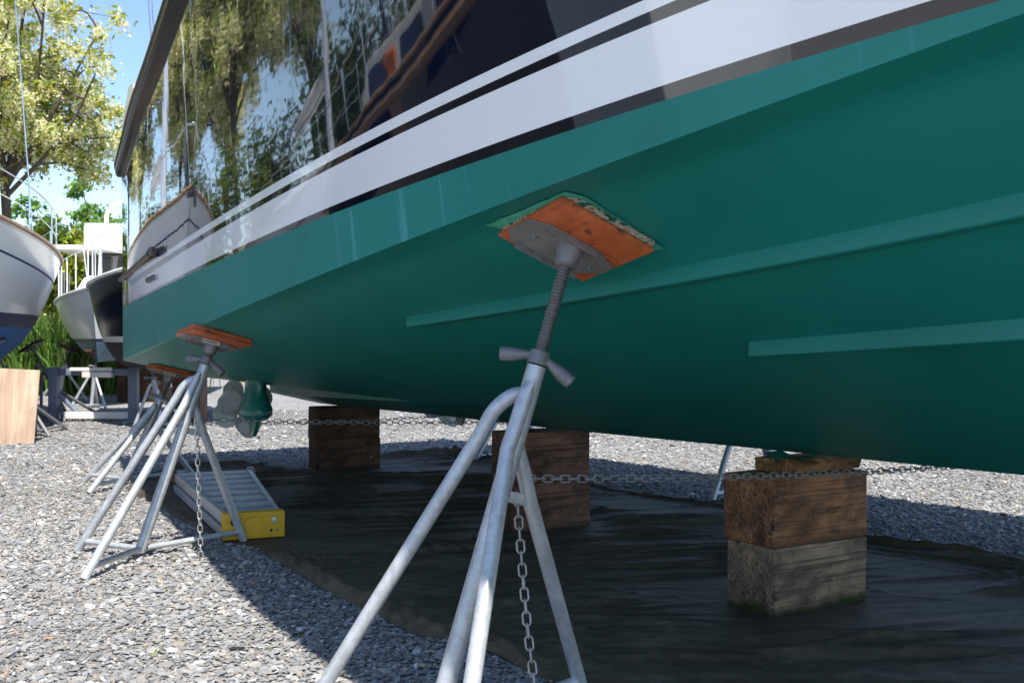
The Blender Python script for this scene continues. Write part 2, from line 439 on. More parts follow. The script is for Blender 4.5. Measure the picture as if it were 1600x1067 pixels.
def solve_line(pts, zcf=None):
    out = []
    for (px, py) in pts:
        ru, rv = ray_uv(px); v = 2.0
        for _ in range(60):
            t = (v - CV)/rv; u = CU + t*ru; z = H - (py - CY)/F*t
            vn = vc(u) if zcf is None else vside(u, z, zcf(u))
            v = lerp(v, vn, 0.5)
        out.append((u, z))
    return out
def fit(pts, deg=3, lo=-4.9):
    us, zz = np.array(pts).T; c = np.polyfit(us, zz, deg); d = np.polyder(c)
    def f(u):
        if u < lo: return float(np.polyval(c, lo) + np.polyval(d, lo)*(u - lo))
        return float(np.polyval(c, min(u, 4.3)))
    return f
CH = [(196, 560), (287.5, 519), (385, 477.5), (460, 446.5), (592, 392), (721, 341), (840, 297.8), (940, 260), (1053, 216), (1200, 165), (1312, 124), (1467, 67.5), (1600, 21)]
WL = [(192, 479), (242.5, 456), (310, 421), (385, 386), (460, 355.6), (580.6, 311.7), (710, 267), (840, 221.7), (968.7, 178.5), (1081, 146), (1200, 107), (1374, 55), (1554, 0)]
L1 = [(190, 477), (242, 452), (310, 415.6), (440, 352.4), (580.6, 299), (710, 247.6), (840, 201.5), (940.6, 166.5), (1081, 120), (1200, 80.5), (1340.6, 35), (1447, 0)]
L2 = [(190, 454), (310, 379), (440, 301.8), (558, 240), (681.8, 182), (763, 150), (856, 106.8), (1019, 36), (1105, 0)]
L3 = [(190, 446), (310, 370), (440, 291.4), (580.6, 219), (726.8, 150), (800, 113.9), (856, 90), (1013.7, 17.4), (1051.6, 0)]
L4 = [(190, 440.5), (310, 360), (440, 278.5), (544, 219.4), (690, 150), (800, 94.2), (912, 42), (1001, 0)]
zc0 = fit(solve_line(CH))
zr_ = [fit(solve_line(L, zc0), 3, -4.6) for L in (WL, L1, L2, L3, L4)]
def mono(i):                                           # stripes keep at least a sliver of width beyond the measured length
    gaps = (0, .012, .10, .025, .022)
    def f(u):
        z = zr_[0](u)
        for k in range(1, i+1): z = max(zr_[k](u), z + gaps[k])
        return z
    return f
zL = [mono(i) for i in range(5)]
def zc(u): return min(zc0(u), zL[0](u) - .012)
zk = spline([-9.6, -8.5, -7, -5, -3.3, -1.7, -0.3, 1.7, 2.8, 5], [2.4, 1.55, 0.95, 0.74, 0.695, 0.668, 0.642, 0.622, 0.602, 0.575])
cfl = spline([-9.6, -7, -5, -3, -1, 1, 3, 5], [0.01, 0.08, 0.17, 0.15, 0.11, 0.07, 0.04, 0.03])
def zb(u, v):
    """height of the bottom"""
    v = abs(v); c = zc(u); k0 = zk(u); w = vc(u)
    if c <= k0: return c
    wi = max(w - cfl(u), 0.02); p = k0 + (c - 0.012 - k0)*(v/wi)
    top = c - 0.012*(w - v)/max(cfl(u), .01)*0.5
    k = 0.022; h = max(k - abs(p - top), 0)/k; p = min(p, top) - h*h*k*0.25
    if u > 0.4 and v >= 0.5:
        zr = 0.774 + (u - 0.757)*0.0293; p = max(p, zr)
    return p
def hit(px, py, t0=1.0, t1=15.0):
    """where a pixel's ray meets the yacht's bottom"""
    ru, rv = ray_uv(px); sl = -(py - CY)/F; prev = None
    for i in range(6000):
        t = t0 + (t1 - t0)*i/6000; u, v, z = CU + t*ru, CV + t*rv, H + t*sl
        if abs(v) < vc(u) and u < 4.0 and z > zb(u, v): return u, v, z
    return None

yacht = thing('motor_yacht', 'large navy hulled motor yacht with teal bottom paint and white boot stripes', 'boat', W(0, 0), TH)
U0, U1 = 4.0, -9.5
us = [U0] + [U0 - 0.09*i for i in range(1, 150) if U0 - 0.09*i > U1] + [U1]
def vcols(u):
    w = vc(u); k = min(1, w/1.2); wi = max(w - cfl(u)*1.9, 0.6*k + 0.01)
    a = [0, .1*k, .25*k, .4*k, .497*k, .503*k, .6*k]
    a += [lerp(.6*k, wi, j/16) for j in range(1, 17)] + [lerp(wi, w, j/10) for j in range(1, 11)]
    return a
bm = B(); rows = []
for u in us:
    h = [(u, v, zb(u, v)) for v in vcols(u)]
    top = []
    for j in range(1, 7):
        z = lerp(zc(u), zL[0](u), j/6); top.append((u, vside(u, z, zc(u)), z))
    h[-1] = (u, vc(u), zc(u)); h = h + top
    rows.append([(a, -b_, c) for a, b_, c in h[::-1]] + h[1:])
g = add_grid(bm, rows)
bm.faces.new([v for v in g[0]])
bottom = build('hull_bottom', bm, M['teal'], yacht, smooth=22)
# boot stripes and topsides share edges with the bottom
bm = B(); tr = []
def band(u, zlo, zhi, n): return [lerp(zlo, zhi, j/n) for j in range(n+1)]
for sgn in (1, -1):
    rws = []; mis = None
    for u in us:
        lv = [zL[0](u), zL[1](u), lerp(zL[1](u), zL[2](u), .33), lerp(zL[1](u), zL[2](u), .66), zL[2](u), zL[3](u), zL[4](u)]
        rws.append([(u, sgn*vside(u, z, zc(u)), z) for z in lv])
    add_grid(bm, rws, mis=[1, 0, 0, 0, 1, 0])
    if sgn == 1: e0 = rws[0]
build('boot_stripe', bm, [M['boot_white'], M['boot_black']], yacht, smooth=40)
bm = B()
for sgn in (1, -1):
    rws = []
    for u in us:
        rws.append([(u, sgn*vside(u, z, zc(u)), z) for z in band(u, zL[4](u), zs(u), 16)])
    add_grid(bm, rws)
build('topside', bm, M['navy'], yacht, smooth=40)
# transom above the waterline, deck, bulwark, rub rail
bm = B(); col = [(U0, vside(U0, z, zc(U0)), z) for z in [zL[0](U0)] + band(U0, zL[4](U0), zs(U0), 10)]
add_grid(bm, [[(u, v, z) for u, v, z in col], [(u + .03, 0, z) for u, v, z in col], [(u, -v, z) for u, v, z in col]])
build('transom', bm, M['navy'], yacht, smooth=60)
bm = B(); add_grid(bm, [[(u, -vs(u) + .02, zs(u) - .03), (u, 0, zs(u) + .03), (u, vs(u) - .02, zs(u) - .03)] for u in us])
build('deck', bm, M['cream'], yacht)
for sgn in (1, -1):
    bm = B(); uu = [u for u in us if u < 3.97]
    # half-round black rub rail with a raised bead, turning in round the quarter at its aft end
    prof = [(-.02, -.060), (.035, -.064), (.052, -.045), (.056, -.016), (.046, -.010), (.046, -.002), (.064, .004), (.064, .018), (.044, .024), (.040, .040), (-.02, .044)]
    rws = []
    for (du, dv, sc) in ((.11, -.16, .55), (.13, -.08, .8), (.10, -.02, 1.0)):
        rws.append([(4.0 + du, sgn*(vs(4.0) + dv + a*sc), zs(4.0) + b_*sc - .02) for a, b_ in prof])
    for u in [4.0] + uu: rws.append([(u, sgn*(vs(u) + a), zs(u) + b_) for a, b_ in prof])
    add_grid(bm, rws); bmesh.ops.holes_fill(bm, edges=[e for e in bm.edges if e.is_boundary], sides=20)
    build('rub_rail', bm, M['black_rub'], yacht, smooth=25)
    bm = B(); rws = []
    for u in [3.9] + uu:
        hgt = itp(u, [2.0, 2.75, 3.0, 3.25, 4.0], [0.04, .10, .44, .50, .05]); z0 = zs(u) + .035
        o = vs(u) + itp(u, [2.5, 3.6], [-.05, .03])
        rws.append([(u + .05, sgn*(o - .09), z0), (u + .05, sgn*(o - .02), z0), (u + .05, sgn*(o - .015), z0 + hgt*.5), (u + .05, sgn*(o - .03), z0 + hgt), (u + .05, sgn*(o - .10), z0 + hgt), (u + .05, sgn*(o - .09), z0)])
    add_grid(bm, rws); build('bulwark', bm, M['white'], yacht)
for (a, b_) in (((234, -8), (240, 72)), ((262, -8), (242, 56))):
    bm = B(); p = at(a[0], a[1], 7.2); q = at(b_[0], b_[1], 7.2)
    add_tube(bm, [p + (p-q)*0.6, p, q, q + (q-p)*0.25], .016, 10); build('rail_post', bm, M['steel'], yacht, world=True)
# spray strakes, found by dropping their photographed edges on the hull
def strake(top, bot, aft_end, name='spray_strake'):
    P = [hit(*p) for p in top]; P = [p for p in P if p]
    uu_, vv_, _ = np.array(P).T; cv = np.polyfit(uu_, vv_, 1)
    hh = []
    for (px, py) in bot:
        ru, rv = ray_uv(px)
        for t in np.linspace(1, 12, 4000):
            u, v = CU + t*ru, CV + t*rv
            if v < np.polyval(cv, u): hh.append((u, zb(u, v) - (H - (py - CY)/F*t))); break
    ch = np.polyfit(*np.array(hh).T, 1)
    u_aft = max(uu_)
    for sgn in (1, -1):
        bm = B(); rws = []
        n = 60
        for i in range(n+1):
            u = lerp(u_aft, -7.0, i/n); v = float(np.polyval(cv, max(u, -4.6)))*(vc(u)/vc(-4.6) if u < -4.6 else 1)
            h = float(np.clip(np.polyval(ch, u), .025, .075)); z = zb(u, v)
            vi = v
            while vi > 0.02 and zb(u, vi) > z - h + .002: vi -= .004
            rws.append([(u, sgn*(v - .03), zb(u, v - .03) + .02), (u, sgn*v, z + .004), (u, sgn*(v + .004), z - h*.5), (u, sgn*(v + .002), z - h + .004), (u, sgn*(v - .003), z - h), (u, sgn*vi, zb(u, vi) + .003)])
        add_grid(bm, rws); bm.faces.new([v for v in bm.verts][:6]); build(name, bm, M['teal'], yacht, smooth=25)
strake([(639, 496), (769, 470), (897, 447), (1100, 405), (1349, 353), (1600, 306.7)],
       [(640, 513), (769, 490.6), (881, 470), (1006, 450), (1100, 433), (1385, 380), (1600, 346)], None)
strake([(1171, 533.6), (1300, 522.5), (1450, 509.5), (1600, 497)], [(1172, 558), (1350, 547), (1600, 532)], None)
# small fittings near the stern: a black tube on its bracket and three outlets in the white stripe
def side_pt(px, py, off=0.0):
    ru, rv = ray_uv(px); v = 1.9
    for _ in range(80):
        t = (v - CV)/rv; u = CU + t*ru; z = H - (py - CY)/F*t; v = lerp(v, vside(u, z, zc(u)) + off, .5)
    return Vector((u, v, z))
bm = B(); p, q = side_pt(188, 437, .03), side_pt(237, 393, .03)
add_tube(bm, [p, q], .020, 12); d = (q-p).normalized()
add_tube(bm, [q, q + d*.02, q + d*.05], [.020, .032, .030], 12); add_tube(bm, [q - d*.10, q - d*.08], .026, 12)
tb = build('boarding_tube', bm, M['black'], yacht)
for k in range(3):
    bm = B(); c = side_pt(232.5 + 4.6*k, 437.5 - 2.2*k, .0)
    add_tube(bm, [c + Vector((0, -.01, 0)), c + Vector((0, .018, 0))], .020, 14); add_tube(bm, [c + Vector((0, .016, 0)), c + Vector((0, .021, 0))], .011, 10, mi=1)
    build('drain_outlet', bm, [M['plate'], M['black']], yacht)
# stern drives
def drive(sgn, u0, v0, z0):
    pod = obj_leg = None
    bm = B(); rws = []
    for (z, w, l, du) in ((.36, .085, .17, -.02), (.20, .075, .155, -.01), (.12, .078, .16, 0), (.05, .10, .19, 0), (-.01, .122, .24, .0), (-.06, .118, .25, .0), (-.10, .08, .19, 0), (-.118, .02, .06, 0)):
        rws.append([(u0 + du + l*math.cos(a), sgn*(v0) + w*math.sin(a), z0 + z) for a in (2*PI*k/24 for k in range(25))])
    add_grid(bm, rws); bmesh.ops.remove_doubles(bm, verts=bm.verts, dist=1e-4)
    pod = build('drive_leg', bm, M['teal_gloss'], yacht, smooth=60)
    bm = B(); add_prism(bm, [(u0 - .10, sgn*v0 - .016, z0 - .09), (u0 + .13, sgn*v0 - .016, z0 - .09), (u0 + .10, sgn*v0 - .016, z0 - .235), (u0 + .03, sgn*v0 - .016, z0 - .245)], (0, .032, 0))
    bmesh.ops.bevel(bm, geom=bm.edges[:], offset=.008, segments=1); build('skeg', bm, M['teal_gloss'], pod)
    for j, (du, off, nb, R) in enumerate(((.25, .0, 3, .235), (.40, .5, 4, .225))):
        bm = B(); c = Vector((u0 + du, sgn*v0, z0 - .03))
        add_lathe(bm, c - Vector((.06, 0, 0)), (1, 0, 0), [(0, .06), (.03, .068), (.09, .062), (.12, .05), (.13, .02)] if j else [(0, .07), (.11, .068)], 18)
        for k in range(nb):
            a0 = off*2*PI/nb + 2*PI*k/nb + .35; rws = []
            for ir in range(13):
                q_ = -1 + 2*ir/12; r = .152 + .098*q_; wd = max(.112*math.sqrt(max(1 - q_*q_, 0)), .034 if q_ < 0 else .006)
                tw = .42*(1 if j else -1); row = []
                for ia in range(9):
                    q = -1 + 2*ia/8; t_ = q*wd
                    row.append(c + Vector((t_*math.sin(tw)*(1.25 - .5*(ir/12)) - .010*(1-q*q), 0, 0)) + Vector((0, math.cos(a0), math.sin(a0)))*r + Vector((0, -math.sin(a0), math.cos(a0)))*t_*math.cos(tw))
                rws.append(row)
            add_grid(bm, rws)
        r = bmesh.ops.solidify(bm, geom=bm.faces[:], thickness=.006)
        build('propeller', bm, M['prop'], pod, smooth=50)
drive(1, 2.66, 1.05, .66); drive(-1, 3.0, 1.05, .64)

# ================================================================== BOAT STANDS
def hull_frame(u, v):
    e = .02; s = 1 if v > 0 else -1
    du = Vector((e*2, 0, zb(u+e, v) - zb(u-e, v))).normalized(); dv = Vector((0, e*2, zb(u, v+e) - zb(u, v-e))).normalized()
    n = du.cross(dv).normalized(); 
    if n.z > 0: n = -n
    return Vector((u, v, zb(u, v))), du, dv, n
def uvw(p): return W(p.x, p.y, p.z)
def dirw(d): return Vector((d.x*UX - d.y*UY, d.x*UY + d.y*UX, d.z))

def stand(label, cu, cv_, pu, pv, zcol, foot=1.0, port=False, tilt=0.0, mat='galv', group='tripod boat stands under the navy yacht', sticker=True, padmat='pad', padsize=(.40, .34), yaw=0.0, padtarget=None, lift=0.0, feet_=None):
    rot = TH + (PI if port else 0) + yaw
    base = W(cu, cv_) if padtarget is None else Vector((cu, cv_, 0))
    t = thing('boat_stand', label, 'boat stand', base, rot, group)
    inv = MW[t.name].inverted()
    if padtarget is None:
        P, du, dv, n = hull_frame(pu, pv); Pw = uvw(P); e1 = dirw(du); nw = dirw(n)
    else:
        Pw, nw, e1 = padtarget
    Pl = inv @ Pw; nl = inv.to_3x3() @ nw; e1 = inv.to_3x3() @ e1; e2 = nl.cross(e1).normalized(); e1 = e2.cross(nl).normalized()
    if tilt:
        q = Matrix.Rotation(tilt, 3, nl); e1, e2 = q @ e1, q @ e2
    plate_c = Pl + nl*.055; sock = Pl + nl*.10 + e1*.006
    axis = Vector((sock.x, sock.y, sock.z)) ; k = axis/axis.z           # the post runs from the base centre to the socket
    def post(z): return Vector((k.x*z, k.y*z, z))
    ax = axis.normalized()
    bm = B(); add_tube(bm, [post(.035), post(zcol*.5), post(zcol - .005)], .030, 18)
    kp = build('kingpost', bm, M[mat], t)
    if sticker:
        z1, z2 = zcol*.69, zcol*.80; bm = B(); rws = []
        for z in (z1, z2):
            c = post(z); x, y = frame_of(ax)
            rws.append([c + Vector((math.cos(a), math.sin(a), 0))*.0312 for a in np.linspace(1.65, 2.75, 9)])
        add_grid(bm, rws)
        st = build('warning_label', bm, M['label'], kp)
        bm = B()
        for (f0, f1, a0, a1) in ((.62, .95, 1.45, 1.75), (.62, .95, 1.85, 1.9), (.62, .95, 2.0, 2.12), (.1, .55, 1.5, 1.56), (.1, .5, 1.66, 1.72), (.12, .55, 1.84, 1.9), (.1, .45, 2.02, 2.08), (.7, .9, 2.18, 2.26)):
            rws = []
            for z in (lerp(z1, z2, f0), lerp(z1, z2, f1)):
                c = post(z); rws.append([c + Vector((math.cos(a), math.sin(a), 0))*.0322 for a in np.linspace(a0 + .38, a1 + .38, 4)])
            add_grid(bm, rws)
        build('label_print', bm, M['ink'], st)
    feet = [Vector((*f, 0))*foot for f in (feet_ or ((.32, .262), (-.457, .345), (.135, -.63)))]
    zt = (zcol*.92, zcol*.955, zcol*.77)
    for i, fpt in enumerate(feet):
        P0 = post(zt[i]); d = Vector((fpt.x - P0.x, fpt.y - P0.y, 0)).normalized(); fw = Vector((fpt.x, fpt.y, .012))
        def toward(z):  # straight run from the foot up to just clear of the post
            return None
        c_ = min(1, zcol/1.12)**1.3
        if i == 0: hd = [P0 + d*.015, P0 + (d*.055 - Vector((0, 0, .008)))*c_, P0 + (d*.105 - Vector((0, 0, .05)))*c_, P0 + (d*.142 - Vector((0, 0, .115)))*c_]
        elif i == 1: hd = [P0 + d*.030, post(zt[i]-.06*c_) + d*.036, post(zt[i]-.13*c_) + d*.046, post(zt[i]-.2*c_) + d*.06]
        else: hd = [P0 + d*.015 + Vector((0, 0, .03)), P0 + d*.035 - Vector((0, 0, .02))*c_, P0 + (d*.058 - Vector((0, 0, .07)))*c_, P0 + (d*.09 - Vector((0, 0, .16)))*c_]
        path = smooth_path(hd, 4); last = path[-1]
        path += [last.lerp(fw, .33), last.lerp(fw, .66), fw]
        rr = [.0235]*len(path); fl = [(1, 1)]*len(path)
        fl[0] = (.45, 1.15) if i == 1 else (.7, 1.1); fl[1] = (.6, 1.1) if i == 1 else (.85, 1.05)
        bm = B(); add_tube(bm, path, rr, 14, flat=fl)
        build('leg', bm, M[mat], t)
        bm = B(); e = fw + (last - fw)*(.055/max((last-fw).z, .1)); s0 = post(.05)
        add_tube(bm, [s0 + (e - s0)*.06, e], .0185, 10, flat=[(1, .9), (1, .9)]); build('base_bar', bm, M[mat], t)
    # nut with drooping handle, threaded screw
    c = post(zcol); bm = B()
    add_lathe(bm, c, ax, [(0, .027), (0, .033), (.034, .033), (.042, .030), (.042, .018)], 18)
    c2 = c + ax*.03
    for dr, ln in ((Vector((.60, .64, .03)), .122), (Vector((-.48, -.50, -.60)), .128)):
        if port: dr = Vector((dr.x, dr.y, dr.z))
        dr.normalize(); pth = [c2 + dr*.015, c2 + dr*.045, c2 + dr*.085, c2 + dr*(ln)]
        rr = [.015, .018, .0215, .022]
        add_tube(bm, pth, rr, 14, cap=True, flat=[(1, .7), (1, .8), (1, 1), (1, 1)])
        end = bm.faces[:][-1]
        r = bmesh.ops.inset_individual(bm, faces=[end], thickness=.005); 
        for v in end.verts: v.co -= dr*.035
    build('adjusting_handle', bm, M['galv_old'] if mat == 'galv' else M[mat], t)
    bm = B(); L = (sock - c).length; pr = []; h = .03
    while h < L:
        pr += [(h, .0175), (h + .0035, .0205), (h + .0055, .0205), (h + .009, .0175)]; h += .011
    add_lathe(bm, c, ax, pr or [(0.03, .018), (.04, .018)], 14)
    build('threaded_screw', bm, M['screw'], t)
    # pad: two glued layers of ply, chipped edges, folded plate with socket and bolts
    R3 = Matrix((e1, e2, nl)).transposed()
    a, b_ = padsize[0]/2, padsize[1]/2
    bm = B()
    add_box(bm, Pl + nl*.034, (2*a, 2*b_, .014), R3, .005)
    pad = build('pad', bm, M[padmat], t)
    bm = B(); add_box(bm, Pl + nl*.0145, (2*a - .004, 2*b_ - .004, .023), R3, .006); build('pad_edge_layers', bm, M['padedge' if tilt else padmat], pad)
    bm = B(); w1, w2 = b_*1.0, a*.52; PO = e1*(.062); f1, f2 = e2, -e1      # the plate runs down the slope of the hull
    hexa = [(-w1, -w2*.55), (-w1*.80, -w2), (w1*.62, -w2), (w1*.97, -w2*.1), (w1*.93, w2*.55), (w1*.45, w2), (-w1*.66, w2), (-w1, w2*.62)]
    add_prism(bm, [Pl + PO + nl*.0425 + f1*x + f2*y for x, y in hexa], nl*.006)
    R4 = Matrix((f1, f2, nl)).transposed()
    add_box(bm, Pl + PO + nl*.054 - f2*w2*.97, (w1*1.38, .005, .024), R4); add_box(bm, Pl + PO + nl*.054 + f2*w2*.97 - f1*w1*.1, (w1*1.05, .005, .024), R4)
    add_lathe(bm, Pl + nl*.045 + e1*.006, -((Pl + nl*.045 + e1*.006) - (sock - ax*.03)), [(0, .043), (.04, .038), (.07, .034), (.075, .024)], 18)
    pl = build('pad_plate', bm, M['plate'], pad)
    for x in (-.62, .62):
        bm = B(); q = Pl + PO + nl*.048 + f1*w1*x
        add_lathe(bm, q, nl, [(0, .012), (.003, .012), (.004, .008), (.012, .007), (.013, .004)], 6); build('bolt', bm, M['plate'], pl)
    if lift:
        fs = f2 if (MW[t.name].to_3x3() @ f2).y < 0 else -f2
        bm = B(); add_box(bm, Pl + PO + nl*.054 + fs*(w2*.97 + .0045) - f1*.02, (.10, .003, .021), R4); build('plate_label', bm, M['label'], pl)
        bm = B()
        for xx, wd in ((-.060, .012), (-.037, .02), (-.008, .03), (.012, .006)):
            add_box(bm, Pl + PO + nl*.054 + fs*(w2*.97 + .0065) + f1*xx, (wd, .002, .006), R4)
        build('label_print', bm, M['ink'], pl)
    # tab that takes the safety chain
    bm = B(); c = post(zcol*.64); add_box(bm, c + Vector((.02, -.075, -.005)), (.006, .12, .035), Matrix.Rotation(.25, 3, 'X'), .002); build('chain_tab', bm, M[mat], t)
    return t, post

near, near_post = stand('nearest tripod boat stand, its orange pad and threaded screw right in front of the lens', -2.93, 2.256, -2.99, 1.77, 1.12, tilt=.05, feet_=((.34, .27), (-.545, .215), (.125, -.64)))
sec, sec_post = stand('tripod boat stand on the sunlit gravel with the folding ladder lying behind its leg', .297, 2.435, .34, 2.00, 1.06, lift=1)
thi, thi_post = stand('short boat stand under the transom corner, behind the stand beside the ladder', 3.39, 1.94, 3.36, 1.55, .70, foot=.98, lift=1)
GP = 'tripod boat stands under the navy yacht'
po1, _ = stand('boat stand on the far side whose screw meets the bow half of the hull', -2.93, -2.256, -2.99, -1.77, 1.12, port=True, sticker=False)
po2, po2_post = stand('far side boat stand, one thin grey leg showing left of the nearest timber stack', .27, -2.45, .34, -1.97, 1.10, port=True, sticker=False, feet_=((.32, .262), (-.457, .345), (.135, -.86)))
po3, po3_post = stand('boat stand on the far side hidden by the middle timber stack', 3.39, -1.94, 3.36, -1.55, .70, foot=.98, port=True, sticker=False)
# bright primer showing round the near pad
bm = B(); P, du, dv, n = hull_frame(-2.99, 1.77)
ring = [(-.208, -.178), (.198, -.158), (.236, .188), (-.201, .179)]
vv = []
for i in range(4):
    for s in range(10):
        p = Vector(ring[i]).lerp(Vector(ring[(i+1) % 4]), s/10); j = 1 + random.uniform(-.02, .03); p = p*j
        q = Vector((-2.99 + p.x, 1.77 + p.y, 0)); q.z = zb(q.x, q.y) - .0035; vv.append(bm.verts.new(q))
c = bm.verts.new((-2.99, 1.77, zb(-2.99, 1.77) - .0035))
for i in range(len(vv)): bm.faces.new((vv[i], vv[(i+1) % len(vv)], c))
build('primer_patch', bm, M['masking'], yacht)

# ================================================================== CHAINS
def chain(name_label, pts, pitch, wire, group=None, mat='chain', phase=0):
    P = [Vector(p) for p in pts]; bm = B()
    seg = [(P[i+1]-P[i]).length for i in range(len(P)-1)]; tot = sum(seg); n = max(int(tot/pitch), 1)
    def pos(s):
        for i, l in enumerate(seg):
            if s <= l or i == len(seg)-1: return P[i] + (P[i+1]-P[i])*(s/l), (P[i+1]-P[i]).normalized()
            s -= l
    hl, hw = pitch*.5 + wire*1.05, pitch*.33
    for k in range(n):
        c, d = pos((k + .5)*tot/n); x, y = frame_of(d)
        a = phase + (0 if k % 2 else PI/2) + random.uniform(-.22, .22); s_ = x*math.cos(a) + y*math.sin(a); nn = d.cross(s_)
        loop = []
        for q in range(14):
            th = 2*PI*q/14; cx, sx = math.cos(th), math.sin(th)
            st = (hl - hw)*(1 if cx > 0.001 else -1 if cx < -0.001 else 0)
            loop.append((c + d*(st + hw*cx) + s_*hw*sx))
        m = len(loop); rings = []
        for q in range(m):
            tdir = (loop[(q+1) % m] - loop[q-1]).normalized(); r1 = nn; r2 = tdir.cross(r1).normalized()
            rings.append([bm.verts.new(loop[q] + (r1*math.cos(b_) + r2*math.sin(b_))*wire) for b_ in (2*PI*w/6 for w in range(6))])
        for q in range(m):
            for w in range(6): bm.faces.new((rings[q][w], rings[q][(w+1) % 6], rings[(q+1) % m][(w+1) % 6], rings[(q+1) % m][w]))
    o = build('chain', bm, M[mat], None, smooth=80)
    return tag(o, name_label, 'chain', group)
def sag(a, b_, s, n=16):
    a, b_ = Vector(a), Vector(b_); return [a.lerp(b_, i/n) - Vector((0, 0, 4*s*(i/n)*(1 - i/n))) for i in range(n+1)]
GC = 'safety chains of the boat stands'
a = at(822, 747, 3.30); chain('steel chain stretched level from the nearest stand in front of the nearest timber stack', sag(a, W(-2.75, -2.0, .66), .05), .034, .0032, GC, 'chain_dark')
chain('loose chain end hanging straight down beside the nearest stand', [at(808, 770, 3.22), at(811, 820, 3.22), at(817, 900, 3.2), at(824, 980, 3.17), at(834, 1060, 3.14), at(841, 1130, 3.12)], .036, .0033, GC)
a = at(322, 655, 6.0); chain('thin chain running past the propellers and the farthest timber stack', sag(a, W(.28, -2.1, .66), .05), .040, .0029, GC, 'chain_dark')
chain('loose chain hanging to the gravel from the stand beside the ladder', [at(307, 655, 5.72), at(309, 720, 5.72), at(312, 800, 5.70), at(314, 872, 5.68)], .036, .0036, GC)
chain('short chain between the stands under the transom', sag(W(3.36, 1.7, .5), W(3.36, -1.7, .5), .05), .040, .003, GC, 'chain_dark')

# ================================================================== TIMBER STACKS UNDER THE KEEL
EU, EV = Vector((UX, UY, 0)), Vector((-UY, UX, 0))
def timber(label, corner, z0, h, mat, len_=.59, wid=.30, yaw=0.0, group='square timbers stacked under the keel', dx=0.0):
    """corner = ground point of the near corner; the timber runs across the boat (towards -v) and wid along u"""
    r = Matrix.Rotation(yaw, 3, 'Z')
    e1, e2 = r @ (-EV), r @ EU
    c = Vector(corner) + e1*(len_/2 + dx) + e2*(wid/2)
    bm = B(); add_box(bm, (0, 0, h/2), (len_, wid, h), None, .012, seg=2)
    for v in bm.verts:
        q = noise.noise_vector(v.co*4 + Vector((z0*9, c.x, c.y))); v.co += q*.008
    o = build('timber', bm, mat, None, smooth=30)
    o.location = (c.x, c.y, z0); o.rotation_euler = (0, 0, math.atan2(e1.y, e1.x))
    return tag(o, label, 'timber', group)
n1 = gp(1210, 968); n2 = gp(806, 834); n3 = gp(500, 736.5)
timber('weathered grey timber with a mossy lower edge, bottom of the nearest stack', n1, .004, .30, M['timber_grey'], .58, .30)
timber('brown stained timber on top of the weathered grey one in the nearest stack', n1 + EU*-.004 + EV*.006, .305, .30, M['timber_brown'], .59, .31, .012)
timber('reddish damp timber at the bottom of the middle stack behind the nearest boat stand', n2, .004, .30, M['timber_rust'], .56, .30)
timber('reddish timber on top of the middle stack, touching the keel', n2 + EV*.004, .305, .315, M['timber_rust'], .56, .30, -.01)
timber('dark damp timber at the bottom of the farthest stack beside the propellers', n3, .004, .285, M['timber_dark'], .60, .31)
timber('dark timber on top of the farthest stack beside the propellers', n3 + EV*.003, .290, .29, M['timber_dark'], .60, .31, .008)
# the wedge and its packing between the nearest stack and the keel
wc = n1 - EV*.27 + EU*.16
bm = B(); add_prism(bm, [wc + EU*.11 + EV*.12 + Vector((0, 0, .607)), wc - EU*.10 + EV*.12 + Vector((0, 0, .607)), wc - EU*.115 + EV*.12 + Vector((0, 0, .650)), wc - EU*.09 + EV*.12 + Vector((0, 0, .672)), wc + EU*.11 + EV*.12 + Vector((0, 0, .664))], -EV*.45)
bmesh.ops.bevel(bm, geom=bm.edges[:], offset=.006, segments=1)
tag(build('wedge', bm, M['wedge']), 'short light brown wooden wedge between the keel and the nearest timber stack', 'wedge')
bm = B(); P = wc + EV*.14 - EU*.02
add_grid(bm, [[P + EU*a + EV*(.0 - .05*j) + Vector((0, 0, .672 + .012*math.sin(a*30) + .006*j)) for a in np.linspace(-.18, .12, 12)] for j in range(3)])
bmesh.ops.solidify(bm, geom=bm.faces[:], thickness=.004)
tag(build('packing_sheet', bm, M['masking']), 'thin green strip of packing squeezed above the wooden wedge', 'packing')

# ================================================================== BLACK GROUND CLOTH
near_px = [(196, 764), (240, 788), (300, 822), (355, 849), (398, 857), (450, 891), (510, 925), (569, 953), (640, 990), (700, 1003), (754, 1018), (863, 1067), (980, 1110), (1250, 1190), (1750, 1290)]
far_px = [(200, 760), (245, 745), (300, 735), (390, 732), (480, 737), (560, 724), (600, 714), (700, 711), (770, 722), (925, 757), (1130, 787), (1240, 812), (1355, 848), (1480, 868), (1600, 891), (1800, 940)]
def resample(P, n):
    P = [Vector(p) for p in P]; d = [0]
    for i in range(1, len(P)): d.append(d[-1] + (P[i]-P[i-1]).length)
    t = np.linspace(0, d[-1], n)
    return [Vector((itp(x, d, [p.x for p in P]), itp(x, d, [p.y for p in P]), 0)) for x in t]
keep_flat = [((n + EU*.15 - EV*.29).x, (n + EU*.15 - EV*.29).y, .30) for n in (n1, n2, n3)] + [(-1.45, 6.2, .30), (-1.75, 6.9, .30), (-2.1, 7.6, .35), (.21, 3.47, .1), (-1.6, 6.1, .2)]
NR, NS = 640, 300
ne, fe = resample(smooth_path([gp(*p) for p in near_px], 5), NR), resample(smooth_path([gp(*p) for p in far_px], 5), NR)
rows = []
def ridge(x): return (1 - abs(x))**2
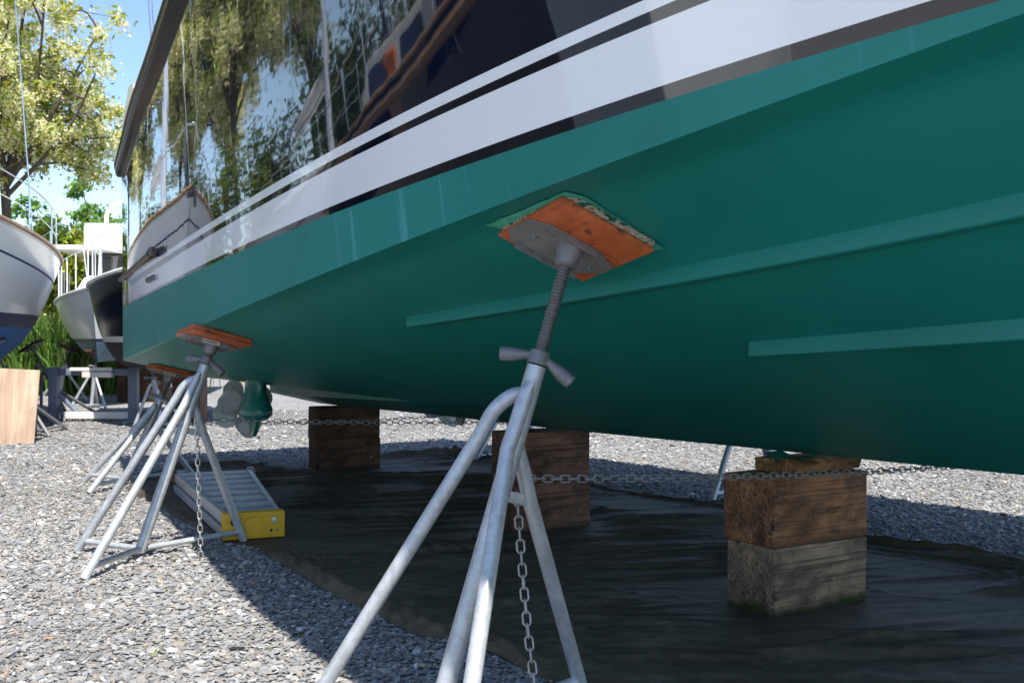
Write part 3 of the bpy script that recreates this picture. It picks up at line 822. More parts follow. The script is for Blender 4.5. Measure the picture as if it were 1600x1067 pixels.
for i in range(NR):
    r = i/(NR-1); row = []
    for j in range(NS):
        s = j/(NS-1); p = fe[i].lerp(ne[i], s)
        L = (fe[i]-ne[i]).length
        q = Vector((p.x*.9 + p.y*.5, 0, 0)); acr = (p.y*.93 - p.x*.25)
        # long shallow wrinkles lying across the view, bunched folds along both edges
        wob = .35*noise.noise(Vector((p.x*.9, p.y*.9, 6)))
        w1 = noise.noise(Vector((p.x*.35, acr*1.1, 1.7)))
        def crease(n, w): return math.exp(-(n/w)**2)
        fan = acr + .18*p.x*noise.noise(Vector((p.x*.25, 0, 3))) + wob*.5
        c1 = crease(noise.noise(Vector((p.x*.42 + 4, fan*3.4, 5.1))), .055)*max(0, .35 + noise.noise(Vector((p.x*.8, p.y*1.1, 2))))
        c2 = crease(noise.noise(Vector((p.x*.75 + 9, fan*6.5, 1.1))), .07)*max(0, .25 + noise.noise(Vector((p.x*1.1 + 5, p.y*1.4, 7))))
        c3 = crease(noise.noise(Vector((p.x*2.0 + p.y*.7, fan*2.6 + p.x*.9, 9.3))), .04)*max(0, .1 + noise.noise(Vector((p.x, p.y, 12))))
        e_far = math.exp(-(s*L/.30)**2); e_near = math.exp(-((1-s)*L/.24)**2)
        z = .008 + .018*max(0, w1 + .15) + .042*c1 + .030*c2 + .022*c3 + .004*noise.noise(Vector((p.x*3, acr*14, 4)))
        fold = ridge(noise.noise(Vector((p.x*.8 + 2, s*L*8.0, 3.3))))**2
        z += e_far*(.10*fold*(.6 + .6*noise.noise(Vector((p.x*.9, 0, 8)))) ) + e_near*(.022*fold)
        dn = (1-s)*L + .03*noise.noise(Vector((p.x*1.7, p.y*1.7, 21)))
        z += .030*math.exp(-((dn - .085)/.040)**2)*max(.15, .55 + noise.noise(Vector((p.x*1.1, p.y*1.1, 31)))) + .024*math.exp(-((dn - .24)/.045)**2)*max(0, .3 + noise.noise(Vector((p.x*.9 + 3, p.y*.9, 41))))
        for (bx, by, br) in keep_flat: z = lerp(.006, z, min(1, max(0, (math.hypot(p.x - bx, p.y - by) - br)/.35)))
        edge = min(s, 1-s, r*1.5)*L
        z = .004 + max(z, .006)*min(1, edge/.035 + .12)
        j1 = noise.noise(Vector((p.x*2.5, p.y*2.5, 2)))*.035*(e_far + e_near)
        row.append((p.x + j1*.4, p.y + j1, z))
    rows.append(row)
bm = B(); add_grid(bm, rows); bmesh.ops.remove_doubles(bm, verts=bm.verts, dist=1e-5)
tag(build('ground_cloth', bm, M['tarp'], smooth=180), 'wrinkled black ground cloth spread over the gravel below the yacht', 'ground cloth')
tarp_poly = np.array([(p.x, p.y) for p in fe] + [(p.x, p.y) for p in ne[::-1]])
def in_poly(x, y, P):
    ins = np.zeros(len(x), bool); n = len(P); j = n-1
    for i in range(n):
        (xi, yi), (xj, yj) = P[i], P[j]
        if yi != yj:
            c = ((yi > y) != (yj > y)) & (x < (xj-xi)*(y-yi)/(yj-yi) + xi); ins ^= c
        j = i
    return ins

# ================================================================== GRAVEL
bm = B(); g = [[(x, y, 0) for x in (-400, -60, -20, -8, 0, 8, 20, 60, 400)] for y in (-300, -40, -6, 0, 6, 14, 30, 60, 160, 900)]
add_grid(bm, g); o = build('ground', bm, M['ground'], smooth=0); tag(o, 'grey gravel yard', 'ground', kind='structure')
def stones():
    ph = (1 + 5**.5)/2
    ico = np.array([(-1, ph, 0), (1, ph, 0), (-1, -ph, 0), (1, -ph, 0), (0, -1, ph), (0, 1, ph), (0, -1, -ph), (0, 1, -ph), (ph, 0, -1), (ph, 0, 1), (-ph, 0, -1), (-ph, 0, 1)])/1.9
    tri = np.array([(0, 11, 5), (0, 5, 1), (0, 1, 7), (0, 7, 10), (0, 10, 11), (1, 5, 9), (5, 11, 4), (11, 10, 2), (10, 7, 6), (7, 1, 8), (3, 9, 4), (3, 4, 2), (3, 2, 6), (3, 6, 8), (3, 8, 9), (4, 9, 5), (2, 4, 11), (6, 2, 10), (8, 6, 7), (9, 8, 1)])
    X, Y, S = [], [], []
    for (d0, d1, den, sm) in ((1.4, 3.0, 3000, 1.1), (3.0, 5.2, 4400, 1.0), (5.2, 7.5, 3200, 1.0), (7.5, 11, 1700, 1.1), (11, 18, 650, 1.3)):
        w_ = .80 if d0 < 7 else .66; area = 2*w_*(d1*d1 - d0*d0)/2; n = int(area*den)
        d = np.sqrt(RNG.uniform(d0*d0, d1*d1, n)); x = RNG.uniform(-w_, w_, n)*d
        keep = ~in_poly(x, d, tarp_poly)
        # nothing of the gravel right of the keel and nearer than the cloth is in view
        keep &= ~((x > .15*d) & (d < 4.2))
        x, d = x[keep], d[keep]; X.append(x); Y.append(d); S.append(np.full(len(x), sm))
    x, y, sm = map(np.concatenate, (X, Y, S)); n = len(x)
    size = np.clip(RNG.lognormal(-4.86, .46, n), .0038, .025)*sm
    ax = np.stack([size*RNG.uniform(.9, 1.55, n), size*RNG.uniform(.65, 1.0, n), size*RNG.uniform(.24, .5, n)], 1)
    V = ico[None]*(1 + RNG.uniform(-.24, .24, (n, 12, 1)))*ax[:, None, :]
    tx, ty, tz = RNG.normal(0, .22, n), RNG.normal(0, .22, n), RNG.uniform(0, 2*PI, n)
    cx, sx, cy, sy, cz, sz = np.cos(tx), np.sin(tx), np.cos(ty), np.sin(ty), np.cos(tz), np.sin(tz)
    a, b_, c = V[..., 0], V[..., 1], V[..., 2]
    b2, c2 = b_*cx[:, None] - c*sx[:, None], b_*sx[:, None] + c*cx[:, None]
    a2, c3 = a*cy[:, None] + c2*sy[:, None], -a*sy[:, None] + c2*cy[:, None]
    a3, b3 = a2*cz[:, None] - b2*sz[:, None], a2*sz[:, None] + b2*cz[:, None]
    z0 = RNG.uniform(.0, .007, n) + ax[:, 2]*.5
    V = np.stack([a3 + x[:, None], b3 + y[:, None], c3 + z0[:, None]], 2).reshape(-1, 3)
    Fc = (tri[None] + (np.arange(n)*12)[:, None, None]).reshape(-1, 3)
    g = np.clip(RNG.lognormal(-1.54, .19, n), .10, .45)*(1 + .13*np.sin(x*1.9 + 1.3*np.sin(y*1.1)) * np.sin(y*1.3 + .9*np.sin(x*.8 + 2)))
    tint = RNG.normal(0, 1, n); col = np.stack([g*(1.02 + .03*tint), g, g*(.985 - .045*tint)], 1)
    k = RNG.uniform(0, 1, n)
    w = k < .045; col[w] = np.stack([g[w]*0 + RNG.uniform(.38, .58, w.sum())]*3, 1)*np.array([1.0, .98, .93])
    w = (k > .10) & (k < .15); col[w] *= np.array([1.18, 1.05, .86])
    w = (k > .17) & (k < .1715); col[w] = np.array([.36, .22, .15])
    w = (k > .176) & (k < .178); col[w] = np.array([.16, .22, .05])
    o = np_mesh('gravel_stones', V, Fc, np.repeat(col, 20, axis=0), M['stones'])
    tag(o, 'loose grey crushed gravel covering the yard', 'gravel', kind='stuff')
stones()

# ================================================================== FOLDED STEPLADDER
la, lb = Vector((-1.545, 6.20, 0)), Vector((-2.40, 8.30, 0))
ld = (lb-la).normalized(); lrot = math.atan2(ld.y, ld.x); LL = (lb-la).length
lad = thing('step_ladder', 'folded aluminium stepladder with a yellow top cap lying on the edge of the ground cloth', 'ladder', (la.x, la.y, .012), lrot)
w0, w1 = .165, .30                                          # half widths at the cap and at the foot; local x runs to the foot, y to the left
def hw(x): return lerp(w0, w1, x/LL)
for s in (1, -1):
    bm = B()
    for x0, x1 in ((.04, LL),):
        a_, b_ = hw(x0)*s, hw(x1)*s
        for (zlo, zhi, o) in ((.082, .150, 0.0),):
            add_prism(bm, [(x0, a_, zlo), (x1, b_, zlo), (x1, b_, zhi), (x0, a_, zhi)], (0, -.004*s, 0))
            add_prism(bm, [(x0, a_ - .004*s, zhi - .004), (x1, b_ - .004*s, zhi - .004), (x1, b_ - .004*s, zhi), (x0, a_ - .004*s, zhi)], (0, -.026*s, 0))
            add_prism(bm, [(x0, a_ - .004*s, zlo), (x1, b_ - .004*s, zlo), (x1, b_ - .004*s, zlo + .004), (x0, a_ - .004*s, zlo + .004)], (0, -.026*s, 0))
    build('side_rail', bm, M['alu'], lad, smooth=20)
    bm = B(); x0, x1 = .04, LL*.94
    add_prism(bm, [(x0, (hw(x0) + .012)*s, .012), (x1, (hw(x1) + .012)*s, .012), (x1, (hw(x1) + .012)*s, .066), (x0, (hw(x0) + .012)*s, .066)], (0, -.03*s, 0))
    build('rear_rail', bm, M['alu'], lad, smooth=20)
    bm = B(); add_box(bm, (LL - .03, hw(LL)*s, .118), (.16, .05, .085), None, .008); build('rubber_foot', bm, M['alu_dark'] if s < 0 else M['timber_rust'], lad)
nst = 8
for k in range(nst):
    x = .17 + k*(LL - .28)/(nst - 1)*1.0; bm = B(); w = hw(x) - .006
    add_prism(bm, [(x - .062, -w, .132), (x + .062, -w, .140), (x + .062, -w, .144), (x - .062, -w, .136)], (0, 2*w, 0))
    add_prism(bm, [(x - .062, -w, .085), (x - .058, -w, .085), (x - .058, -w, .1319), (x - .062, -w, .1319)], (0, 2*w, 0))
    for q in np.linspace(-.05, .05, 6): add_box(bm, (x + q, 0, .1395 + q*.0645), (.007, 2*w - .01, .005))
    build('tread', bm, M['alu'], lad, smooth=20)
    if k % 2 == 0:
        bm = B(); add_box(bm, (x, 0, .04), (.03, 2*w, .02), None, .003); build('rear_brace', bm, M['alu'], lad)
bm = B(); add_box(bm, (.015, 0, .083), (.075, .365, .160), None, .012, seg=3)
# pressed disc and raised rim on the face of the cap
for R, d in ((.062, .004), (.055, .0065)):
    add_lathe(bm, (-.0215, 0, .083), (-1, 0, 0), [(0, R), (d, R), (d, R - .003), (.0015 if R > .06 else d, R - .007)], 32)
cap = build('top_cap', bm, M['yellow'], lad)
for (y, z, r, mt) in ((.118, .108, .021, 'black'), (-.118, .108, .017, 'alu'), (.112, .045, .006, 'black'), (.136, .042, .011, 'alu'), (-.10, .048, .009, 'black'), (-.135, .048, .009, 'alu_dark')):
    bm = B(); add_lathe(bm, (-.0215, y, z), (-1, 0, 0), [(0, r), (.0018, r), (.0022, r*.9)], 18); build('hole' if mt == 'black' else 'rivet', bm, M[mt], cap)

# ================================================================== OTHER BOATS
def hull_fn(L, Bm, zkeel, zmid, zbow, zstern, rake, e, stern, bow_e=1.15):
    def zsh(t): return zmid + (zbow - zmid)*max(0, (t-.4)/.6)**1.8 + (zstern - zmid)*max(0, (.4-t)/.4)**1.5
    def pt(t, z, s):
        top = zsh(t); zk_ = zkeel + (top - zkeel)*.0
        zr = min(max((z - zkeel)/(top - zkeel), 0), 1)
        plan = (1 - max(0, (t-.42)/.58)**2.3)*(1 - (1-stern)*max(0, (.42-t)/.42)**2)
        bow = max(0, (t-.5)/.5)
        ex = lerp(e, bow_e, bow**1.5)
        b_ = Bm/2*plan*zr**ex
        x = -L/2 + L*t - rake*(1 - zr)*bow**2 + .25*rake*(1-zr)*max(0, 1-t*5)
        return Vector((x, s*max(b_, .004), z))
    return zsh, pt
def boat(name, label, loc, rot, L, Bm, zkeel, zb1, zb2, zmid, zbow, zstern, rake, e, stern, mats, rail='white', group=None, bow_e=1.15):
    t = thing(name, label, 'boat', loc, rot, group)
    zsh, pt = hull_fn(L, Bm, zkeel, zmid, zbow, zstern, rake, e, stern, bow_e)
    T = np.linspace(0, 1, 41)
    def sheet(nm, zlo, zhi, n, mat, inset=0):
        bm = B()
        for s in (1, -1): add_grid(bm, [[pt(a, lerp(zlo(a), zhi(a), j/n), s) for j in range(n+1)] for a in T])
        # stern
        add_grid(bm, [[pt(0, lerp(zlo(0), zhi(0), j/n), s) for j in range(n+1)] for s in (1, -1)])
        bmesh.ops.remove_doubles(bm, verts=bm.verts, dist=1e-4)
        return build(nm, bm, mat, t, smooth=50)
    sheet('topside', lambda a: zb2, lambda a: zsh(a), 12, mats[0])
    sheet('boot_stripe', lambda a: zb1, lambda a: zb2, 2, mats[1])
    sheet('hull_bottom', lambda a: zkeel, lambda a: zb1, 9, mats[2])
    bm = B(); add_grid(bm, [[pt(a, zsh(a), -1) + Vector((0, 0, -.03)), Vector((pt(a, zsh(a), 1).x, 0, zsh(a) + .03)), pt(a, zsh(a), 1) + Vector((0, 0, -.03))] for a in T])
    build('deck', bm, M['cream'], t)
    bm = B()
    for s in (1, -1): add_tube(bm, [pt(a, zsh(a), s) + Vector((0, s*.01, .015)) for a in T], .028, 8)
    build('toe_rail', bm, M[rail], t)
    return t, zsh, pt
def rail_set(t, zsh, pt, t0, t1, n, h, rad=.010, mat='steel', inset=.06, mid=True, pulpit=True):
    for s in (1, -1):
        tops = []
        for k in range(n):
            a = lerp(t0, t1, k/(n-1)); p = pt(a, zsh(a), s); p.y -= s*min(inset, abs(p.y)*.8); q = p + Vector((0, 0, h)); tops.append(q)
            bm = B(); add_tube(bm, [p, q], rad, 8); build('stanchion', bm, M[mat], t)
        bm = B(); add_tube(bm, smooth_path(tops, 3), rad*.8, 8)
        if mid: add_tube(bm, smooth_path([q - Vector((0, 0, h*.48)) for q in tops], 3), rad*.6, 6)
        build('guard_rail', bm, M[mat], t)
    if pulpit:
        p = pt(1, zsh(1), 1); q = [pt(t1, zsh(t1), 1), Vector((p.x + .12, 0, zsh(1))), pt(t1, zsh(t1), -1)]
        bm = B(); add_tube(bm, smooth_path([q[0] + Vector((0, -.05, h)), Vector((p.x, .14, zsh(1) + h*1.05)), Vector((p.x + .08, 0, zsh(1) + h*1.07)), Vector((p.x, -.14, zsh(1) + h*1.05)), q[2] + Vector((0, .05, h))], 5), rad*1.2, 10)
        for s in (1, -1): add_tube(bm, [Vector((p.x - .12, s*.08, zsh(1))), Vector((p.x, s*.14, zsh(1) + h*1.05))], rad, 8)
        build('pulpit', bm, M[mat], t)
def mast(t, x, z0, z1, bowp, stern_p, side, r=.07, boom=True):
    bm = B(); add_tube(bm, [(x, 0, z0), (x, 0, (z0+z1)/2), (x, 0, z1)], [r, r, r*.8], 12, flat=[(1.3, .8)]*3); build('mast', bm, M['alu'], t)
    for zz in (lerp(z0, z1, .5),):
        bm = B(); add_tube(bm, [(x, -side*.7, zz), (x, side*.7, zz)], .025, 8); build('spreader', bm, M['alu'], t)
    for nm, e in (('forestay', bowp), ('backstay', stern_p)):
        bm = B(); add_tube(bm, [(x, 0, z1), e], .008, 6); build(nm, bm, M['steel'], t)
    for s in (1, -1):
        bm = B(); add_tube(bm, [(x, 0, z1*.97), (x, s*side*.7, lerp(z0, z1, .5)), (x, s*side, z0 + .1)], .008, 6); build('shroud', bm, M['steel'], t)
    if boom:
        bm = B(); add_tube(bm, [(x - .05, 0, z0 + 1.3), (x - 3.0, 0, z0 + 1.25)], .06, 10); add_tube(bm, [(x - .1, 0, z0 + 1.42), (x - 1.5, 0, z0 + 1.40), (x - 2.9, 0, z0 + 1.36)], [.12, .14, .08], 10, mi=1); build('boom', bm, [M['alu'], M['grey_canvas']], t)
def cabin(t, x0, x1, wid, z0, z1, mat='white', wins=3, slope=.25, name='cabin'):
    bm = B(); w2 = wid*.86
    add_grid(bm, []) if False else None
    P = [[(x0, wid, z0), (x1, wid*.75, z0), (x1, -wid*.75, z0), (x0, -wid, z0)], [(x0 + .05, w2, z1), (x1 - slope, w2*.75, z1 - .03), (x1 - slope, -w2*.75, z1 - .03), (x0 + .05, -w2, z1)]]
    a = [[bm.verts.new(p) for p in r] for r in P]
    for i in range(4): bm.faces.new((a[0][i], a[0][(i+1) % 4], a[1][(i+1) % 4], a[1][i]))
    bm.faces.new(a[1]); bm.faces.new(a[0][::-1])
    bmesh.ops.bevel(bm, geom=bm.edges[:], offset=.04, segments=2, affect='EDGES')
    cb = build(name, bm, M[mat], t)
    for s in (1, -1):
        for k in range(wins):
            f0, f1 = (k + .2)/wins, (k + .8)/wins; bm = B(); q = []
            for (f, h) in ((f0, .35), (f1, .35), (f1, .78), (f0, .78)):
                xx0, xx1 = lerp(x0 + .05*h, x1 - slope*h, f), 0; ww = lerp(wid, w2, h)*lerp(1, .75, f) + .008
                q.append(Vector((xx0, s*ww, lerp(z0, z1, h))))
            add_prism(bm, q, (0, s*.012, 0)); build('cabin_window', bm, M['glass'], cb)
    return cb
def fin_keel(t, x0, x1, ztop, mat):
    bm = B(); add_prism(bm, [(x0, -.09, .16), (x1, -.09, .16), (x1 + .45, -.09, ztop), (x0 + .1, -.09, ztop)], (0, .18, 0)); bmesh.ops.bevel(bm, geom=bm.edges[:], offset=.03, segments=2); build('fin_keel', bm, mat, t)

# ---- the white sailboat at the left edge, bow towards the camera
b0 = Vector((-5.95, 10.45, 0)); ax = Vector((-.47, .883, 0)); SL, SB = 9.4, 3.35
c0 = b0 + ax*SL/2
sail, zsh, pt = boat('sailboat', 'white sailboat with dark blue boot stripe and bright blue bottom at the left edge', (c0.x, c0.y, 0), math.atan2(-ax.y, -ax.x), SL, SB, .80, 1.38, 1.56, 2.32, 2.76, 2.3, 1.25, .27, .72, (M['white'], M['dkblue'], M['blue']), rail='tan')
bm = B()
for s in (1, -1):
    add_grid(bm, [[pt(a, zsh(a) - .30 - d, s) + Vector((0, s*.004, 0)) for d in (0, .022)] for a in np.linspace(0, 1, 40)])
build('cove_stripe', bm, M['dkblue'], sail)
fin_keel(sail, -1.6, .3, .9, M['blue'])
rail_set(sail, zsh, pt, .10, .90, 7, .62)
cabin(sail, -2.4, 1.8, .95, 2.28, 2.72)
mast(sail, .9, 2.3, 13.5, (SL/2 - .1, 0, 2.66), (-SL/2 + .1, 0, 2.4), 1.25)
bm = B(); add_box(bm, (SL/2 + .05, 0, 2.70), (.42, .09, .06), None, .01); add_tube(bm, [(SL/2 + .22, -.05, 2.68), (SL/2 + .22, .05, 2.68)], .045, 12)
add_tube(bm, [(SL/2 - .1, 0, 2.76), (SL/2 + .30, 0, 2.74), (SL/2 + .34, 0, 2.52)], .028, 8); build('anchor_roller', bm, M['black'], sail)
bm = B(); add_lathe(bm, (SL/2 - .35, 0, 2.62), (-.1, 0, 1), [(0, .09), (.1, .10), (.12, .05), (.9, .045), (1.0, .03)], 12); build('furling_drum', bm, M['black'], sail)
for s in (1, -1):
    bm = B(); p = pt(.93, 2.25, s)
    for k, (wd, hg) in enumerate(((.06, .05), (.05, .05), (.07, .05), (.05, .05), (.06, .05))):
        c = pt(.92 - .012*k, 2.26, s); n_ = Vector((.3, s, 0)).normalized(); add_box(bm, c + n_*.006, (wd, .006, hg), Matrix.Rotation(math.atan2(s*.33, -1) if s > 0 else math.atan2(.33, 1), 3, 'Z'))
    build('bow_lettering', bm, M['ink'], sail)
for lab, u, v, r in (('white sailboat second in the row left of the picture, mirrored in the yacht side', 10.5, 8.2, .06), ('white sailboat third in the row left of the picture, mirrored in the yacht side', 13.0, 12.6, -.08)):
    p = W(u, v); r_ = sail.copy(); COL.objects.link(r_); r_.location = (p.x, p.y, 0); r_.rotation_euler = (0, 0, TH + PI + r); r_['label'] = lab
    for ch in list(sail.children):
        c_ = ch.copy(); COL.objects.link(c_); c_.parent = r_
        for g_ in ch.children:
            d_ = g_.copy(); COL.objects.link(d_); d_.parent = c_
# ---- motor boat seen bow-on beyond it
mb0 = Vector((-7.30, 18.0, 0)); max_ = Vector((-.17, .985, 0)); c0 = mb0 + max_*4.2
mot, zsh, pt = boat('motor_boat', 'white motor boat with flybridge and bow rail, seen bow on beyond the grey steel trestle', (c0.x, c0.y, 0), math.atan2(-max_.y, -max_.x), 8.4, 3.0, .82, 1.18, 1.24, 1.88, 2.12, 1.75, .45, .24, .95, (M['white'], M['dkblue'], M['bluegrey']), bow_e=.5)
rail_set(mot, zsh, pt, .46, .97, 9, .72, rad=.011, mat='white', mid=False)
cabin(mot, -.6, 2.3, 1.1, 1.95, 2.52, wins=2, slope=.8)
cb = cabin(mot, -2.8, .9, 1.2, 2.30, 3.02, mat='white', wins=2, slope=.5, name='wheelhouse')
bm = B()
for s in (-.62, 0, .62):
    add_prism(bm, [(.72, s - .26, 2.45), (.72, s + .26, 2.45), (.50, s + .24, 2.92), (.50, s - .24, 2.92)], (.16, 0, .03))
build('windscreen', bm, M['glass'], cb)
bm = B(); add_box(bm, (-.9, 0, 3.07), (4.4, 2.75, .10), None, .04); build('roof', bm, M['white'], mot)
bm = B(); add_prism(bm, [(-2.2, -1.05, 3.12), (.5, -.95, 3.12), (.75, -.90, 3.62), (-2.2, -1.05, 3.62)], (0, 1.95, 0)); bmesh.ops.bevel(bm, geom=bm.edges[:], offset=.08, segments=3); build('flybridge', bm, M['white'], mot)
bm = B(); add_tube(bm, smooth_path([(-1.9, -1.0, 3.5), (-2.1, -.95, 4.3), (-2.1, 0, 4.5), (-2.1, .95, 4.3), (-1.9, 1.0, 3.5)], 5), .05, 10); build('radar_arch', bm, M['white'], mot)
bm = B(); add_lathe(bm, (-2.1, -.2, 4.52), (0, 0, 1), [(0, .24), (.05, .30), (.18, .28), (.24, .10)], 18); build('radar_dome', bm, M['white'], mot)
bm = B(); add_tube(bm, [(-1.2, .62, 3.6), (-1.2, .62, 4.0), (-1.0, .60, 4.35)], [.14, .16, .08], 12); build('folded_awning', bm, M['grey_canvas'], mot)
bm = B(); p = pt(.80, 1.5, 1); add_lathe(bm, p + Vector((0, .16, .28)), (0, .12, -1), [(0, .03), (.05, .13), (.45, .14), (.52, .04)], 14); build('fender', bm, M['fender'], mot)
# ---- dark launch between the motor boat and the yacht's transom
lb_ = Vector((-4.32, 12.9, 0)); la_ = Vector((-.34, .94, 0)); c0 = lb_ + la_*2.6
lau, zsh, pt = boat('launch', 'dark hulled launch with white sheer rail and white boot stripe, half hidden by the yacht', (c0.x, c0.y, 0), math.atan2(-la_.y, -la_.x), 5.2, 2.0, .78, 1.18, 1.26, 1.98, 2.2, 1.95, .3, .22, .9, (M['blackhull'], M['white_dull'], M['blackbottom']))
rail_set(lau, zsh, pt, .12, .85, 5, .62, rad=.010, mat='white', mid=False, pulpit=False)
# ---- two boats whose gloss-paint reflections show in the yacht's side, lying in the row left of the camera
kc = W(2.9, 7.15)
ket, zsh, pt = boat('wooden_sailboat', 'dark hulled wooden sailboat with tan rub rail, mirrored in the yacht topside', (kc.x, kc.y, 0), TH + PI, 6.6, 2.7, .75, 1.05, 1.15, 2.52, 2.95, 2.12, .8, .36, .8, (M['navy'], M['white_dull'], M['orange']), rail='tan')
bm = B()
for s in (1, -1): add_tube(bm, [pt(a, zsh(a) - .10, s) + Vector((0, s*.02, 0)) for a in np.linspace(0, 1, 40)], .065, 8)
build('rubbing_strake', bm, M['tan'], ket)
cabin(ket, -1.9, 1.3, .85, 2.45, 2.95, mat='cream', wins=3)
rail_set(ket, zsh, pt, .1, .9, 7, .62)
mast(ket, .8, 2.4, 12.0, (3.2, 0, 2.95), (-3.2, 0, 2.2), 1.1)
bm = B(); add_box(bm, (-1.2, .55, 2.72), (.7, .4, .26), None, .08, seg=3); build('folded_sail_cover', bm, M['orange'], ket)
bm = B(); add_box(bm, (.7, .35, 3.15), (.9, 1.0, .62), None, .12, seg=3); build('cockpit_cover', bm, M['cardboard'], ket)
fin_keel(ket, -1.8, .2, .85, M['orange'])
sc_ = W(-.25, 8.3)
ski, zsh, pt = boat('white_skiff', 'white skiff on the gravel, mirrored as a pale patch in the yacht side', (sc_.x, sc_.y, 0), TH + PI/2, 4.2, 1.35, .45, .8, .86, 2.3, 2.6, 2.3, .5, .3, .95, (M['white'], M['white_dull'], M['white_dull']))
bm = B(); add_box(bm, (0, 0, .24), (.5, .9, .45), None, .01); build('support_block', bm, M['timber_dark'], ski)

# stands under the neighbours
def prop_stand(label, x, y, P, n, zcol, foot=1.0, yaw=0.0, mat='galv'):
    return stand(label, x, y, 0, 0, zcol, foot=foot, mat=mat, group='tripod boat stands under the neighbouring boats', sticker=False, padmat='timber_dark', padtarget=(Vector(P), Vector(n).normalized(), Vector((1, 0, 0))), yaw=yaw, padsize=(.30, .30))
prop_stand('dark steel boat stand under the blue bottom of the white sailboat', -6.05, 13.3, (-6.6, 13.1, 1.16), (.5, .1, -.8), .80, yaw=PI*.9 - TH, mat='galv_old')
prop_stand('dark steel boat stand farther back beneath the white sailboat', -6.75, 15.8, (-7.3, 15.7, 1.14), (.5, .1, -.8), .78, yaw=PI*.8 - TH, mat='galv_old')
prop_stand('boat stand under the bow of the white motor boat', -7.55, 18.6, (-7.50, 18.7, 1.00), (0, -.3, -.9), .72, foot=.85, yaw=1.0)
prop_stand('boat stand under the middle of the white motor boat, behind the steel trestle', -9.0, 20.6, (-8.8, 20.6, 1.08), (-.4, 0, -.8), .75, foot=.9, yaw=2.0)
prop_stand('boat stand behind the short stand, under the dark launch', -4.80, 14.2, (-4.95, 14.3, .95), (-.3, 0, -.9), .66, foot=.9, yaw=.4)

# ================================================================== YARD FURNITURE AT THE LEFT
bm = B(); a, b_ = gp(-60, 697), gp(53, 693); up = Vector((0, .35, 1.0)).normalized()
hgt = 0.92
R3 = Matrix(((b_-a).normalized(), up.cross((b_-a).normalized())*-1, up)).transposed()
cc = (a + b_)/2 + up*hgt/2
add_box(bm, (0, 0, hgt/2), ((b_-a).length, .02, hgt), None, .003)
o = build('plywood_sheet', bm, M['ply']); mid = (a+b_)/2
o.matrix_world = Matrix.Translation(mid) @ R3.to_4x4(); tag(o, 'bare plywood sheet leaning on edge under the white sailboat', 'plywood')
bm = B(); add_box(bm, (0, 0, .33), (.55, .35, .66), None, .012); o = build('timber', bm, M['timber_dark']); o.location = (mid.x - .25, mid.y + .75, .0); tag(o, 'dark timber post behind the leaning plywood sheet', 'timber')
tre = thing('steel_trestle', 'blue grey steel trestle with yellow and white beams on the gravel beyond the stands', 'trestle', (-6.2, 15.4, 0), .0)
for x, dp in ((-.60, 0), (.58, 0)):
    bm = B(); add_box(bm, (x, 0, .41), (.13, .13, .80), None, .008); add_box(bm, (x, 0, .012), (.22, .22, .016)); build('post', bm, M['greypaint'], tre)
bm = B(); add_box(bm, (.01, 0, .095), (1.06, .07, .10), None, .006); build('lower_beam', bm, M['white_dull'], tre)
bm = B(); add_box(bm, (0, .02, .735), (1.05, .08, .10), None, .006); build('upper_beam', bm, M['greypaint'], tre)
bm = B(); add_box(bm, (-.02, -.07, .78), (.62, .06, .05), None, .004); add_box(bm, (.08, -.085, .70), (.44, .075, .085), None, .004, mi=1); build('bunk_board', bm, [M['white_dull'], M['yellowpaint']], tre)
bm = B(); add_tube(bm, [(-.55, 0, .42), (-.18, .08, .03)], .035, 8); build('diagonal_brace', bm, M['greypaint'], tre)
bm = B(); bmw = B()
add_box(bm, (0, 0, .14), (.9, .5, .26), None, .01); o = build('white_bin', bm, M['white_dull']); o.location = (-9.2, 24.5, .35); 
bpy.data.objects.remove(o); bmw.free()
# stacked timber below the motor boat and under the launch
for (x, y, sx, sy, h, lab) in ((-7.3, 20.6, .9, .5, .80, 'block of dark timbers under the keel of the white motor boat'), (-4.75, 15.3, .40, .40, .82, 'dark block of timbers under the dark launch'), (-7.9, 15.6, .4, .8, .16, 'dark timber lying beneath the keel of the white sailboat')):
    bm = B(); add_box(bm, (0, 0, h/2), (sx, sy, h), None, .012); o = build('timber', bm, M['timber_dark' if 'dark timb' in lab else 'timber_rust']); o.location = (x, y, 0); tag(o, lab, 'timber')
# ================================================================== PLANTS
def quads(centres, size, up_bias=0.3, asp=1.6):
    n = len(centres); a = RNG.normal(0, 1, (n, 3)); a /= np.linalg.norm(a, axis=1)[:, None]
    b_ = RNG.normal(0, 1, (n, 3)); b_ -= a*(a*b_).sum(1)[:, None]; b_ /= np.linalg.norm(b_, axis=1)[:, None]
    s = size*RNG.uniform(.6, 1.3, n)[:, None]
    V = np.stack([centres - a*s*asp*.5, centres + b_*s*.42, centres + a*s*asp*.5, centres - b_*s*.42], 1)
    return V.reshape(-1, 3), np.arange(n*4).reshape(-1, 4)
def leafcol(n, base, var=.3):
    c = np.array(base)[None]*np.exp(RNG.normal(0, var, n))[:, None]
    c *= np.stack([1 + RNG.normal(0, .12, n), np.ones(n), 1 + RNG.normal(0, .15, n)], 1); return np.clip(c, .003, .9)
def limb(bm, pts, r0, r1, seg=8):
    P = smooth_path(pts, 4); n = len(P); add_tube(bm, P, [lerp(r0, r1, (i/(n-1))**.8) for i in range(n)], seg)
    return P
